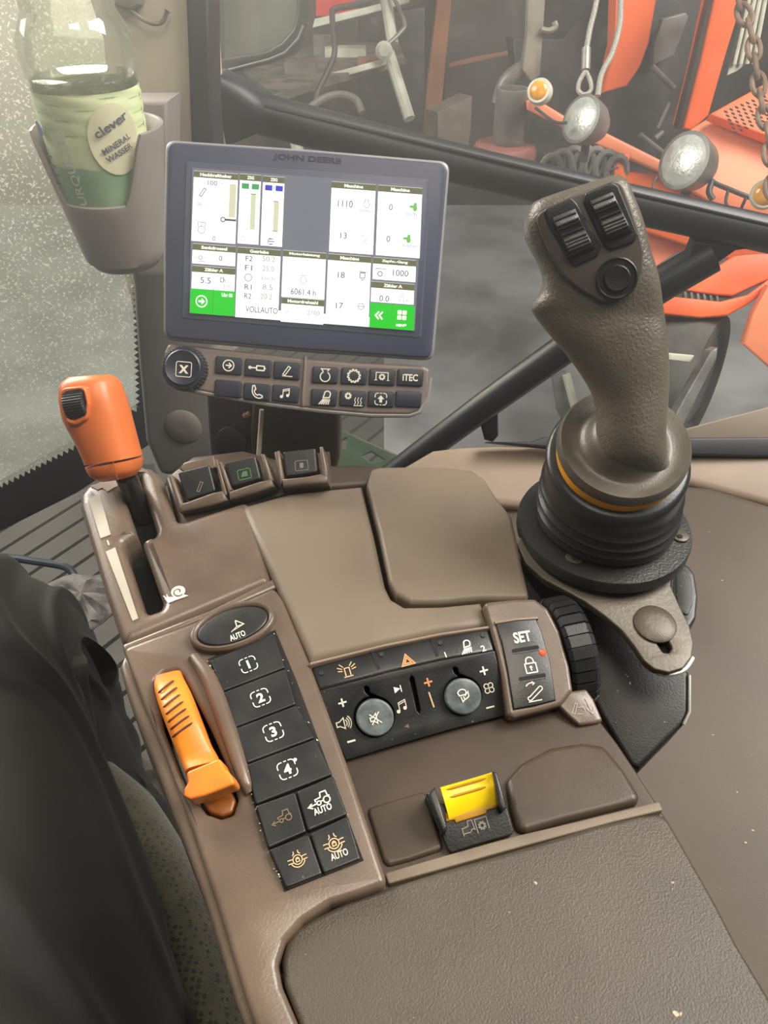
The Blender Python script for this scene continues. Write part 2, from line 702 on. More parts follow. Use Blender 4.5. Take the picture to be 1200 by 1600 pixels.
def symbol(fr, c, d, wpx, strokes, m, parent, width=0.09, fills=(), h=0.0004, ky=1.0, name='symbol'):
    """strokes/fills in unit coordinates (-.5...5); wpx = pixels per unit"""
    a, e, u, s = local_axes(fr, c, d, h)
    V, F = [], []
    for ln in strokes:
        wd = width
        if isinstance(ln, tuple) and isinstance(ln[0], float) and not isinstance(ln[1], float):
            wd, ln = ln
        g = ribbon(ln, wd)
        V, F = join((V, F), g)
    for p in fills:
        V, F = join((V, F), fillpoly(p))
    k = wpx * s
    return obj(name, ([fr.w(a[0] + (e[0] * p[0] + u[0] * p[1] * ky) * k, a[1] + (e[1] * p[0] + u[1] * p[1] * ky) * k, h) for p in V], F), m, parent, smooth=0)


def rrect(x0, y0, x1, y1, r_, n=4):
    o = []
    for (cx, cy, a) in ((x1 - r_, y1 - r_, 0), (x0 + r_, y1 - r_, 90), (x0 + r_, y0 + r_, 180), (x1 - r_, y0 + r_, 270)):
        o += arc(cx, cy, r_, a, a + 90, n)
    return o + [o[0]]


def gear(r0, r1, n=8):
    o = []
    for i in range(n):
        for k, rr in ((0.0, r0), (0.18, r1), (0.5, r1), (0.68, r0)):
            a = 2 * pi * (i + k) / n
            o.append((rr * cos(a), rr * sin(a)))
    return o + [o[0]]


CIRC = arc(0, 0, 0.42, 0, 360, 24)
TRACTOR = [[(-.45, -.05), (-.45, .1), (-.1, .14), (-.05, .42), (.3, .42), (.34, .1), (.45, .05)], arc(.22, -.12, .2, 0, 360, 16), arc(-.28, -.16, .12, 0, 360, 12),
           [(-.15, -.1), (.02, -.1)]]
HITCH = [[(-.3, -.32), (.12, .36), (.3, .26), (-.12, -.4), (-.3, -.32)]]
NOTE = [[(-.2, -.25), (-.2, .3), (.3, .42), (.3, -.12)], [(-.2, .18), (.3, .3)]]
NOTEF = [arc(-.31, -.27, .13, 0, 360, 12)[:-1], arc(.19, -.14, .13, 0, 360, 12)[:-1]]
LAMP = [[(-.05, -.02), (.05, .3)] + arc(.22, .22, .2, 150, -30, 10) + [(.35, -.0), (-.05, -.02)]] + [[(-.02 + i * .1, -.1 - i * 0.0), (-.32 + i * .15, -.45)] for i in range(5)]
PLUS = [[(-.5, 0), (.5, 0)], [(0, -.5), (0, .5)]]

# ================================================================== THE CAB SHELL
def struct(name, geo, m, smooth=35, **k):
    o = obj(name, geo, m, None, smooth, **k)
    o['kind'] = 'structure'
    return o


FL = Fr((0, 0, 0), (0, 0, 1))
# ribbed rubber floor: long low ribs that run across the foot well
ra, rb_ = FL.at((0, 862)), FL.at((122, 786))
rd = (rb_ - ra)
rd.z = 0
rd.normalize()
rn = Vector((-rd.y, rd.x, 0))
if rn.y < 0:
    rn = -rn
gv, gf = [], []
step = 0.058
o0 = Vector((-0.3, 0.9, 0))
for i in range(-22, 15):
    p = o0 + rn * (i * step)
    for (s, z) in ((0.0, -0.012), (0.005, 0.0), (step - 0.005, 0.0), (step, -0.012)):
        q = p + rn * s
        e1 = (0.0 - q.x) / rd.x
        gv += [q + rd * (e1 - 1.9) + Vector((0, 0, z)), q + rd * e1 + Vector((0, 0, z))]
n = len(gv) // 2
gf = [(2 * i, 2 * i + 1, 2 * i + 3, 2 * i + 2) for i in range(n - 1)]
struct('floor', (gv, gf), MATF, 0)
# the kick panel between the mat and the windscreen
KP = Fr(FL.at((-40, 800)), tilt(55, 20))
struct('trim_1', prism(KP, [(-200, 960), (-200, 770), (20, 765), (130, 712), (222, 655), (330, 700), (330, 780), (240, 800), (110, 790)], 0.0, 0.02, 0.004), MATF)

# A-pillar: a moulded column with a paler upper cover, dark lower half and the window rubber beside it
PY = 0.80
PF = Fr((0, PY, 0.8), tilt(8, 0))
struct('pillar', prism(PF, [(120, -60), (298, -60), (320, 250), (322, 460), (215, 470), (203, 420), (186, 300), (172, 200), (160, 60)], 0.02, 0.12, 0.012, r=0.004), PILLAR)
struct('trim_2', prism(PF, [(203, 415), (330, 415), (345, 640), (430, 650), (430, 740), (250, 745), (226, 690), (214, 560)], 0.022, 0.10, 0.02, r=0.012), PILLARD)
struct('trim_3', prism(PF, [(288, -60), (326, -60), (330, 150), (336, 240), (300, 260), (296, 160)], 0.028, 0.05, 0.004), SEAL)
# windscreen with its toothed black edge print
WF = Fr((-0.6, 0.98, 0.7), tilt(20, 18))
GL1 = glassy('dusty_windscreen_glass', (0.93, 0.97, 0.95), 0.06, 0.13, (206, 208, 200), 0.42, 260, 0.75)
struct('window_1', prism(WF, [(-260, -160), (190, -160), (203, 300), (216, 470), (224, 665), (120, 725), (10, 780), (-260, 850)], 0.0, 0.006), GL1, 0)
fv = []
edge_out = [(232, 300), (240, 480), (240, 690), (120, 770), (10, 825), (-250, 930)]
edge_in = [(204, 300), (213, 440), (219, 640), (128, 697), (15, 757), (-250, 880)]


def toothed(line, n, amp, s):
    out = []
    L = [Vector(p) for p in line]
    seg = [(L[i + 1] - L[i]).length for i in range(len(L) - 1)]
    tot = sum(seg)
    for k in range(n):
        for (t, off) in ((k / n, 0), ((k + 0.5) / n, amp)):
            d = t * tot
            i = 0
            while d > seg[i] and i < len(seg) - 1:
                d -= seg[i]
                i += 1
            p = L[i] + (L[i + 1] - L[i]) * (d / seg[i])
            nn = (L[i + 1] - L[i]).normalized()
            out.append((p[0] - nn[1] * off * s, p[1] + nn[0] * off * s))
    return out


fr_pts = toothed(edge_in, 90, 7, 1) + list(reversed(edge_out))
struct('trim_4', prism(WF, fr_pts, 0.0025, 0.001), SEAL, 0)

# side window: pane, sill rubber and door brace
SY = 1.02
SF = Fr((0, SY, 0.8), tilt(6, 0))
GL2 = glassy('hazy_side_glass', (0.97, 0.98, 0.98), 0.04, 0.035, (205, 208, 214), 0.03, 40, 0.55)
struct('window_2', prism(SF, [(318, -120), (1500, -120), (1500, 700), (880, 694), (620, 760), (318, 760)], 0.0, 0.006), GL2, 0)
# side wall panel (inner fender) with its rolled upper lip
GP = Fr(Vector((0.45, 0.62, 0.60)), Vector((-0.12, -0.25, 1)))
struct('wall_right', prism(GP, [(800, 2400), (560, 1500), (640, 900), (700, 780), (880, 742), (1060, 752), (1110, 757), (1200, 784), (1420, 850), (1900, 2600)], 0.0, 0.03, 0.012), PANELB)
BP = Fr(GP.at((1000, 745), 0.01), Vector((-0.05, -0.55, 1)))
struct('trim_5', prism(BP, [(560, 770), (600, 745), (640, 722), (676, 701), (720, 696), (780, 694), (860, 696), (1000, 702), (1085, 704), (1200, 706), (1500, 708), (1500, 860), (1200, 790), (1080, 757), (900, 800)], 0.0, 0.03, 0.010), BEIGE)
SL = Fr(BP.at((1000, 720), 0.0), tilt(40, 0))
struct('trim_6', prism(SL, [(760, 690), (830, 690), (850, 683), (1060, 684), (1200, 683), (1500, 682), (1500, 716), (1200, 714), (1060, 711), (1000, 711), (880, 702)], 0.012, 0.02, 0.004), SEAL)
struct('trim_7', prism(SL, [(1080, 737), (1200, 743), (1500, 760), (1500, 766), (1200, 748), (1080, 742)], 0.008, 0.01, 0.001), SEAL)
TF = Fr((0.5, 1.12, 0.5), tilt(40, 0))
struct('trim_8', prism(TF, [(1010, 686), (1200, 636), (1500, 560), (1500, 690), (1010, 690)], 0.0, 0.02, 0.004), BEIGE)


# ------------------------------------------------------------------ brace bars of the window
def bar(name, line, label, m=KBLK, d=None, n=16, cat='bar', group=None, flat=1.0):
    t = thing(name, line[0], label, cat, group)
    obj('tube', tube(line, d, n), m, t, 50)
    return t


BY = 0.93
BF = Fr((0, BY, 0.8), tilt(2, 0))
b1 = thing('grab_bar', BF.at((340, 172)), 'black tube frame across the side window, long bar with a diagonal brace behind the joystick', 'bar')
obj('tube', tube([BF.at(p) for p in ((335, 158), (480, 197), (620, 233), (800, 277), (1000, 322), (1200, 366), (1420, 412))], 0.0215, 24), KBLK, b1, 50)
obj('seam_ridge', tube([BF.at(p) - FWD * 0.0215 for p in ((400, 178), (520, 205), (720, 252), (1000, 318), (1200, 364), (1420, 412))], 0.002, 8), KBLK, b1)
obj('rubber_end', loft(BF, [((318, 120), (352, 112), 0.03, 3), ((322, 160), (386, 128), 0.032, 3), ((330, 200), (420, 160), 0.03, 3), ((350, 225), (425, 195), 0.02, 3)], 24, 3), SEAL, b1)
b2 = b1
obj('brace_tube', tube([BF.at(p) for p in ((1112, 398), (1040, 440), (900, 532), (760, 632), (690, 684), (600, 752))], [0.0225, 0.0225, 0.021, 0.020, 0.0195, 0.019], 20), KBLK, b2, 50)
obj('bracket_foot', prism(BF, [(742, 630), (778, 615), (779, 682), (770, 692), (757, 688)], 0.006, 0.014, 0.003), KBLK, b2)
obj('gusset', prism(BF, [(1086, 378), (1180, 388), (1150, 392), (1110, 420), (1070, 420)], 0.012, 0.02, 0.003), KBLK, b2)

# ------------------------------------------------------------------ wing mirror outside the pillar
MR = Fr(W(390, 40, 1.5), tilt(6, -10))
mr = thing('wing_mirror', MR.at((330, 105)), 'black framed wing mirror with a rounded corner beyond the pillar', 'mirror')
outer = [(310, -90), (484, -90), (485, 20), (476, 60), (452, 88), (420, 100), (330, 122), (310, 126)]
inner = [(340, -70), (463, -70), (464, 20), (458, 45), (440, 66), (415, 80), (345, 92)]
obj('mirror_frame', holed(MR, outer, [inner], 0.02, 0.05, 0.006), SEAL, mr)
obj('mirror_rim', tube([MR.at(p, 0.02) for p in ((331, 116), (420, 93), (446, 82), (466, 60), (474, 40))], 0.0022, 8), BEZELRIM, mr)
MGL = mat('mirror_glass', (196, 196, 184), 0.15, (150, 150, 140), 5, metallic=0.85)
obj('mirror_glass', prism(MR, inner, 0.004, 0.004), MGL, mr, 0)

# ================================================================== CONTROL CONSOLE
T = Fr(W(500, 950, 0.42), tilt(82, 0))
DOWN = (0, 0, -1)
con = thing('control_console', T.at((500, 1000), -0.06), 'brown operator console with black keys and dials beside the driver', 'console')
# --- throttle side
slot = [(186, 752), (206, 738), (217, 742), (243, 826), (240, 835), (220, 843), (253, 938), (249, 949), (232, 955), (225, 950), (193, 852), (194, 845), (213, 832)]
thr = [(191, 1008), (163, 925), (140, 845), (123, 788), (123, 771), (133, 757), (160, 744), (212, 727), (236, 727), (252, 741), (262, 770), (276, 815), (388, 778), (425, 908)]
obj('throttle_panel', holed(T, thr, [slot], 0.0, 0.03, 0.006, r=0.006, hr=0.002), BROWNG, con)
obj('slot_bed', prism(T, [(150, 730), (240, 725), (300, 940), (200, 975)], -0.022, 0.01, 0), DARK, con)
obj('front_lip', prism(T, [(190, 1006), (330, 951), (426, 903), (432, 917), (330, 962), (193, 1019)], -0.001, 0.02, 0.002), BROWNG, con)
for pts in ([(138, 778), (156, 772), (173, 835), (157, 841)], [(165, 862), (180, 855), (216, 966), (207, 970)]):
    obj('scale_mark', prism(T, pts, 0.0006, 0.0006), MARKG, con, 0)
text(T, (144, 771), (20, -7), 9, '2', BRNP, con, h=0.0006, name='numeral')
text(T, (169, 848), (20, -7), 11, '1', WHITE, con, h=0.0006, name='numeral')
# snail
sn = [arc(.12, .08, .30, 0, 360, 24)[:-1], [(-.42, -.3), (-.1, -.3), (.45, -.34), (.3, -.2), (-.12, -.1), (-.3, -.02), (-.36, .02), (-.5, .0), (-.46, -.18)]]
sp = [(.12 + r_ * .26 * cos(a), .08 + r_ * .26 * sin(a)) for a, r_ in [(R(-60 + 30 * i), 0.25 + 0.06 * i) for i in range(13)]]
sy = symbol(T, (275, 928), (30, -12), 38, [(0.045, [(-.44, .0), (-.5, .16)]), (0.045, [(-.36, .0), (-.36, .16)])], WHITE, con, fills=sn, h=0.0005, name='snail_symbol')
symbol(T, (275, 928), (30, -12), 38, [sp], BRNP, sy, width=0.05, h=0.0008, name='shell_spiral')
obj('peeled_paint', prism(T, [(140, 759), (158, 754), (166, 748), (176, 751), (187, 750), (186, 758), (176, 763), (168, 768), (160, 762), (152, 765)], 0.0005, 0.0004), BEIGE, con, 0)

# --- centre cover, lid, strip behind
obj('centre_cover', prism(T, [(373, 789), (450, 768), (520, 760), (566, 756), (584, 830), (602, 912), (612, 932), (632, 944), (690, 943), (752, 937), (766, 976), (690, 987), (600, 1005), (484, 1034), (427, 906)], 0.001, 0.035, 0.005, down=DOWN), BROWN, con, wn=True)
LIDF = Fr(T.at((700, 840), 0.002), tilt(80, 4))
obj('storage_lid', prism(LIDF, [(572, 756), (579, 732), (592, 728), (640, 727), (700, 729), (738, 733), (757, 746), (776, 775), (800, 806), (810, 850), (818, 890), (828, 934), (750, 934), (690, 940), (640, 940), (620, 929), (608, 908), (592, 830)], 0.0, 0.04, 0.008, down=DOWN, r=0.004), BROWN, con, wn=True)
obj('rear_strip', prism(T, [(508, 724), (580, 724), (594, 727), (594, 751), (568, 757), (520, 760), (450, 770), (400, 780)], -0.003, 0.03, 0.004, down=DOWN), BROWND, con)
obj('switch_tray', prism(T, [(258, 745), (300, 712), (380, 702), (430, 715), (515, 702), (520, 760), (450, 772), (388, 790), (280, 822)], -0.008, 0.03, 0.003, down=DOWN), BROWND, con)

# --- side rail with the gear keys
rail = [(190, 1012), (330, 960), (428, 916), (442, 936), (487, 1042), (545, 1200), (606, 1381), (560, 1398), (515, 1412), (472, 1440), (444, 1472), (433, 1505), (440, 1540), (470, 1610), (500, 1700), (430, 1700), (382, 1560), (340, 1420), (300, 1300), (258, 1185), (222, 1100)]
hslot = [(243, 1062), (256, 1050), (275, 1046), (287, 1056), (330, 1140), (358, 1205), (371, 1248), (364, 1272), (345, 1278), (322, 1270), (290, 1228), (256, 1140)]
obj('side_rail', holed(T, rail, [hslot], 0.0015, 0.04, 0.0030, r=0.004, hr=0.002, res=3), BROWNG, con)
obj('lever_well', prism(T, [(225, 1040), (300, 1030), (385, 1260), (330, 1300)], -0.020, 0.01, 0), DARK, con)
obj('rail_flank', prism(T, [(196, 1014), (235, 1090), (272, 1180), (318, 1295), (362, 1400), (420, 1520), (470, 1640), (540, 1760), (440, 1760), (366, 1560), (318, 1400), (276, 1285), (236, 1180), (200, 1090), (186, 1040)], -0.002, 0.06, 0.010, down=DOWN), BROWNG, con)
obj('finger_ridge', loft(T, [((295, 1032), (312, 1024), 0.004, 2.5, 0.001), ((318, 1075), (342, 1062), 0.007, 2.5, 0.001), ((345, 1150), (372, 1140), 0.007, 2.5, 0.001), ((372, 1225), (394, 1216), 0.006, 2.5, 0.001), ((384, 1246), (398, 1238), 0.003, 2.5, 0.001)], 20, 4), BROWNG, con)
kl = [(327, 1032), (345, 1082), (363, 1139), (384, 1194), (398, 1258), (418, 1327), (446, 1389)]
kr = [(429, 988), (447, 1043), (464, 1100), (493, 1153), (521, 1210), (544, 1273), (565, 1343)]
KF = T.up(0.0015)


def shrink(q, k=1.2):
    c = Vector((sum(p[0] for p in q) / len(q), sum(p[1] for p in q) / len(q)))
    o = []
    for p in q:
        v = Vector(p) - c
        o.append(tuple(c + v * (1 - k / v.length)))
    return o


ROW = (110, -44)


def key(q, name='key', h=0.0035):
    return obj(name, prism(KF, shrink(q, 1.4), h, 0.008, 0.0012, r=0.0012), BUTTON, con, wn=True)


obj('key_bed', prism(KF, [(324, 1030), (430, 984), (462, 1060), (568, 1344), (444, 1393), (398, 1262)], 0.0006, 0.004, 0), DARK, con)
DASH = [rrect(-.5, -.5, .5, .5, .2, 4)]


def dashed_box():
    b = rrect(-.5, -.5, .5, .5, .22, 6)
    n = len(b) - 1
    out = []
    out.append([(-.18, .5), (-.28, .5)] + arc(-.28, .28, .22, 90, 180, 5) + [(-.5, .12)])
    out.append([(.18, .5), (.28, .5)] + arc(.28, .28, .22, 90, 0, 5) + [(.5, .12)])
    out.append([(-.18, -.5), (-.28, -.5)] + arc(-.28, -.28, .22, 270, 180, 5) + [(-.5, -.12)])
    out.append([(.18, -.5), (.28, -.5)] + arc(.28, -.28, .22, 270, 360, 5) + [(.5, -.12)])
    out += [[(-.08, .5), (.08, .5)], [(-.08, -.5), (.08, -.5)]]
    return out


for i, (c, s) in enumerate((((388, 1038), 25), ((407, 1090), 27), ((427, 1143), 28), ((449, 1202), 28))):
    k = key([kl[i], kr[i], kr[i + 1], kl[i + 1]])
    symbol(KF, c, ROW, s, dashed_box(), WHITE, k, 0.06, h=0.0039, name='dashed_frame')
    text(KF, c, ROW, s * 0.62, str(i + 1), WHITE, k, h=0.0039, bold=0.035, name='numeral')
symbol(KF, (461, 1187), ROW, 6, [], WHITE, con, fills=[arc(0, 0, .5, 0, 360, 12)[:-1]], h=0.0038, name='paint_fleck')
m1, m2 = (462, 1236), (480, 1300)
c1, c2 = (483, 1302), (505, 1366)
k5a = key([kl[4], m1, m2, kl[5]])
k5b = key([m1, kr[4], kr[5], m2])
k6a = key([kl[5], c1, c2, kl[6]])
k6b = key([c1, kr[5], kr[6], c2])
TRA = TRACTOR + [[(-.44, -.16), (-.95, -.2)], [(-.7, -.05), (-.95, -.2), (-.7, -.36)]]
symbol(KF, (445, 1276), ROW, 24, TRA, BRNP, k5a, 0.07, h=0.0039, name='tractor_symbol')
symbol(KF, (504, 1248), ROW, 26, TRA, OFFW, k5b, 0.08, h=0.0039, name='tractor_symbol')
text(KF, (504, 1264), ROW, 11, 'AUTO', WHITE, k5b, 29, h=0.0039)
DIFF = [arc(0, 0, .28, 0, 360, 20), [(-.6, .12), (-.42, .12), (-.3, .1)], [(-.6, -.1), (-.42, -.1), (-.3, -.12)], [(.6, .12), (.42, .12), (.3, .1)], [(.6, -.1), (.42, -.1), (.3, -.12)],
        [(-.14, .55), (-.14, .4), (-.24, .3)], [(.14, .55), (.14, .4), (.24, .3)], arc(0, 0, .44, 200, 340, 10), [(-.1, -.12), (.1, -.12), (.1, .05), (-.1, .05), (-.1, -.12)], arc(0, .05, .08, 0, 180, 6)]
symbol(KF, (465, 1343), ROW, 26, DIFF, TANP, k6a, 0.06, h=0.0039, name='axle_lock_symbol')
symbol(KF, (522, 1318), ROW, 28, DIFF, TANP, k6b, 0.06, h=0.0039, name='axle_lock_symbol')
text(KF, (530, 1335), ROW, 11, 'AUTO', OFFW, k6b, 28, h=0.0039)
# oval steering key with raised ring
ov_c, ov_a = (365, 984), -19
ring_o = ellipse(KF, ov_c, 70, 34, ov_a)
ring_i = ellipse(KF, ov_c, 58, 26, ov_a)
ob = obj('oval_bezel', holed(KF, ring_o, [ring_i], 0.005, 0.012, 0.0022, px=False), BROWNG, con)
ok = obj('oval_key', prism(KF, ellipse(KF, ov_c, 57.5, 25.5, ov_a), 0.0042, 0.008, 0.001, px=False), BUTTON, con)
symbol(KF, (370, 978), ROW, 22, [[(-.5, -.3), (-.02, -.05), (.05, .5)], [(.05, .5), (.5, -.05), (-.02, -.05)], [(-.02, -.05), (-.5, -.3), (.5, -.05)]], OFFW, ok, 0.08, h=0.0046, name='steering_symbol')
text(KF, (371, 993), ROW, 11, 'AUTO', WHITE, ok, 25, h=0.0046)

# dirt caught along the edge of the keys
rnd = random.Random(3)
dv_, df_ = [], []
for i in range(90):
    k_ = rnd.randrange(6)
    t = rnd.random()
    e_ = kl if rnd.random() < .72 else kr
    p = (e_[k_][0] + (e_[k_ + 1][0] - e_[k_][0]) * t + rnd.gauss(-1 if e_ is kl else 1, 1.6), e_[k_][1] + (e_[k_ + 1][1] - e_[k_][1]) * t)
    c_ = KF.at(p, .0040 if rnd.random() < .4 else .001)
    s_ = .00025 + .0005 * rnd.random() ** 2
    n0 = len(dv_)
    dv_ += [c_ + Vector((rnd.uniform(-1, 1), rnd.uniform(-1, 1), rnd.uniform(-.2, .6))) * s_ for _ in range(4)]
    df_ += [(n0, n0 + 1, n0 + 2), (n0, n0 + 1, n0 + 3), (n0, n0 + 2, n0 + 3), (n0 + 1, n0 + 2, n0 + 3)]
db = obj('dirt_crumbs', (dv_, df_), OFFW, con, 0)
db['kind'] = 'stuff'

# --- dial panel
DT = Fr(T.at((630, 1030), 0.001), tilt(78, 0))
# highlight along the ridge, painted as a pale strip
obj('brow_highlight', prism(T, [(483, 1035), (600, 1006), (690, 988), (764, 977), (765, 981), (690, 992), (600, 1010), (485, 1039)], 0.0035, 0.01, 0.001), BEIGE, con)
row_t = [(486, 1040), (610, 1009), (690, 993), (763, 982), (768, 998), (773, 1016), (690, 1031), (610, 1049), (497, 1079)]
tr = obj('rocker_row', prism(DT, row_t, 0.0, 0.03, 0.002, down=DOWN), BUTTON, con)
DH = DT.at((640, 1044), 0.0)
seam = (DT.at((773, 1017)) - DT.at((497, 1080))).normalized()
DFc = Fr(DH, Matrix.Rotation(R(27), 3, seam) @ DT.z, seam)
dcut = lambda c, r_: [DFc.loc((c[0] - 6, c[1] - r_ * 0.92)), DFc.loc((c[0] - 7, c[1] - r_ * 1.55)), DFc.loc((c[0] - 2, c[1] - r_ * 1.62)), DFc.loc((c[0] + 3, c[1] - r_ * 1.5)), DFc.loc((c[0] + 8, c[1] - r_ * 0.92))]


def keyhole(c, r_):
    pts = []
    for i in range(37):
        a = R(-75 + 330 * i / 36 - 0)
        pts.append((c[0] - r_ * sin(R(180) + a - R(0)) * 1.0, c[1] + r_ * cos(R(180) + a)))
    return pts


def khole(c, r_, d):
    """circle with a pointer notch at its far side, pixel outline"""
    out = []
    for i in range(41):
        a = R(-90 + 14 + (360 - 28) * i / 40)
        out.append((c[0] + r_ * cos(a), c[1] + r_ * sin(a)))
    nx, ny = d
    out += [(c[0] + nx * r_ * 1.15 - 4, c[1] + ny * r_ * 1.15), (c[0] + nx * r_ * 1.42 - 4, c[1] + ny * r_ * 1.42), (c[0] + nx * r_ * 1.48, c[1] + ny * r_ * 1.48), (c[0] + nx * r_ * 1.42 + 4, c[1] + ny * r_ * 1.42), (c[0] + nx * r_ * 1.15 + 4, c[1] + ny * r_ * 1.15)]
    return [DFc.loc(p) for p in out]


dface = [(497, 1080), (610, 1050), (690, 1032), (773, 1017), (782, 1056), (793, 1117), (700, 1141), (610, 1167), (541, 1188), (520, 1142)]
d1, d2 = (585, 1119), (723, 1086)
slit = [DFc.loc(p) for p in ((640, 1060), (643, 1055), (647, 1059), (657, 1108), (655, 1115), (651, 1110))]
fc = obj('dial_panel', holed(DFc, [DFc.loc(p) for p in dface], [khole(d1, 32, (-.28, -1)), khole(d2, 30, (-.28, -1)), slit], 0.0, 0.012, 0.0005, px=False), BUTTON, con)
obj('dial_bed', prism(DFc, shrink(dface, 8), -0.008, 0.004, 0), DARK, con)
DIALM = mat('worn_dial_face', (74, 82, 82), 0.42, (112, 122, 120), 90, 0.15, 300)
DL = []
for c, r_ in ((d1, 29.5), (d2, 28.5)):
    dd = obj('dial_button', prism(DFc, ellipse(DFc, (c[0] + 1.5, c[1] + 2.5), r_, r_, 0, 44, 0.004), 0.004, 0.014, 0.0012, px=False), DIALM, con)
    DL.append(dd)
RW = (110, -30)
SPK = [[(-.4, -.15), (-.15, -.15), (.15, -.42), (.15, .42), (-.15, .15), (-.4, .15), (-.4, -.15)]]
symbol(DFc, (586, 1123), RW, 18, SPK + [[(-.4, .45), (.5, -.45)], [(-.35, -.45), (.45, .5)]], WHITE, DL[0], 0.09, h=0.0045, name='mute_symbol')
symbol(DFc, (724, 1087), RW, 20, [arc(-.05, .1, .38, 30, 150, 8) + [(-.3, .05), (.2, .05), (.28, .28)], [(.1, -.05), (.42, .2), (.4, -.15)], [(-.2, -.05), (-.15, -.42), (.05, -.3), (-.02, -.05)], [(.1, -.3), (.4, -.15)]], WHITE, DL[1], 0.09, h=0.0045, name='airflow_symbol')
FLP = []
for c, w_, st, fi, m_, wd in (
        ((535, 1098), 13, PLUS, [], WHITE, .2),
        ((549, 1158), 13, [[(-.5, 0), (.5, 0)]], [], WHITE, .22),
        ((538, 1130), 24, [[(-.5, -.14), (-.3, -.14), (0, -.34), (0, .34), (-.3, .14), (-.5, .14), (-.5, -.14)], arc(-.1, 0, .28, -45, 45, 6), arc(-.1, 0, .42, -45, 45, 6), arc(-.1, 0, .56, -45, 45, 6)], [], OFFW, .07),
        ((621, 1077), 13, [[(.42, -.4), (.42, .4)]], [[(-.4, -.38), (.35, 0), (-.4, .38)]], WHITE, .12),
        ((628, 1104), 22, NOTE, NOTEF, OFFW, .06),
        ((635, 1135), 9, [], [[(.4, -.38), (-.4, 0), (.4, .38)]], BRNP, .1),
        ((669, 1066), 13, PLUS, [], ORGP, .2),
        ((675, 1093), 24, [[(-.08, .5), (0, -.5)]], [], TANP, .1),
        ((756, 1048), 13, PLUS, [], WHITE, .2),
        ((766, 1105), 13, [[(-.5, 0), (.5, 0)]], [], OFFW, .18),
        ((764, 1075), 18, [[(0, 0)] + arc(.27 * cos(R(45 + 90 * k)), .27 * sin(R(45 + 90 * k)), .2, 45 + 90 * k - 140, 45 + 90 * k + 140, 8) + [(0, 0)] for k in range(4)], [], OFFW, .08)):
    symbol(DFc, c, RW, w_, st, m_, fc, wd, fills=fi, h=0.0004)
BEAC = [[(-.16, -.3), (-.16, .25), (.16, .25), (.16, -.3)], [(-.3, -.36), (.3, -.36)]] + [[(x * .3, y * .3 + .05), (x * .6, y * .5 + .1)] for x, y in ((-1, .1), (-1, .6), (-.7, 1), (1, .1), (1, .6), (.7, 1))]
symbol(DT, (543, 1049), RW, 24, BEAC, TANP, tr, 0.07, h=0.0004, name='beacon_symbol')
symbol(DT, (636, 1031), RW, 20, [[(-.5, -.42), (.5, -.42), (0, .48), (-.5, -.42)], [(-.26, -.28), (.26, -.28), (0, .2), (-.26, -.28)]], ORGP, tr, 0.1, h=0.0004, name='hazard_symbol')
symbol(DT, (726, 1011), RW, 24, LAMP, WHITE, tr, 0.08, h=0.0004, name='lamp_symbol')
text(DT, (696, 1023), RW, 9, '1', WHITE, tr, h=0.0004, name='numeral')
text(DT, (755, 1013), RW, 10, '2', WHITE, tr, h=0.0004, name='numeral')
for q in ([(579, 1019), (584, 1017), (594, 1044), (590, 1046)], [(672, 1000), (677, 998), (686, 1024), (682, 1026)]):
    obj('rocker_gap', prism(DT, q, 0.0003, 0.0003), DARK, tr, 0)
for c in ((502, 1052), (596, 1023), (688, 1005), (755, 993)):
    obj('tactile_dot', prism(DT, ellipse(DT, c, 4, 3.5, 0, 14), 0.0006, 0.001, 0, px=False), BLACKP, tr)

# --- SET panel, its bezel and the tab
SFm = Fr(T.at((825, 1020), 0.0), tilt(66, 6))
obj('set_bezel', prism(SFm, [(755, 941), (800, 936), (836, 935), (856, 950), (876, 988), (890, 1040), (896, 1080), (876, 1103), (840, 1112), (802, 1122), (794, 1117), (784, 1054), (774, 1012)], 0.0, 0.03, 0.004, r=0.003), BROWNG, con, wn=True)
sp_ = obj('set_panel', prism(SFm, [(774, 973), (806, 968), (838, 966), (846, 985), (860, 1033), (869, 1094), (836, 1103), (802, 1109), (792, 1045), (784, 1006)], 0.0014, 0.004, 0.0008), BUTTON, con)
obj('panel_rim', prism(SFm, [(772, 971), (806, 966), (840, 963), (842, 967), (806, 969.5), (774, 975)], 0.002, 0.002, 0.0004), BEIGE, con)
RS = (110, -18)
text(SFm, (816, 995), RS, 17, 'SET', WHITE, sp_, 27, h=0.0018, bold=0.03)
for c in ((821, 1014), (832, 1058)):
    symbol(SFm, c, RS, 42, [], DARK, sp_, fills=[rrect(-.5, -.07, .5, .07, .06, 3)[:-1]], h=0.0017, name='key_slot')
    symbol(SFm, (c[0] + 1, c[1] + 4), RS, 40, [[(-.5, 0), (.5, 0)]], BLACKP, sp_, .05, h=0.0018, name='slot_edge')
symbol(SFm, (829, 1040), RS, 24, [rrect(-.35, -.45, .35, .15, .02, 2), [(-.24, .15), (-.24, .3)] + arc(0, .3, .24, 180, 0, 8) + [(.24, .15)], [(0, -.2), (0, -.32)]], WHITE, sp_, .08, fills=[arc(0, -.1, .09, 0, 360, 10)[:-1]], h=0.0018, name='lock_symbol')
symbol(SFm, (836, 1081), RS, 26, [[(-.4, -.25), (.3, .25)] + arc(.36, .16, .12, 90, -60, 5) + [(-.3, -.42)] + arc(-.38, -.33, .12, -60, -250, 6), [(-.5, -.52), (.3, -.5)], arc(-.1, .1, .45, 140, 70, 6), [(-.06, .62), (.08, .5), (-.05, .42)]], OFFW, sp_, .06, h=0.0018, name='hitch_symbol')
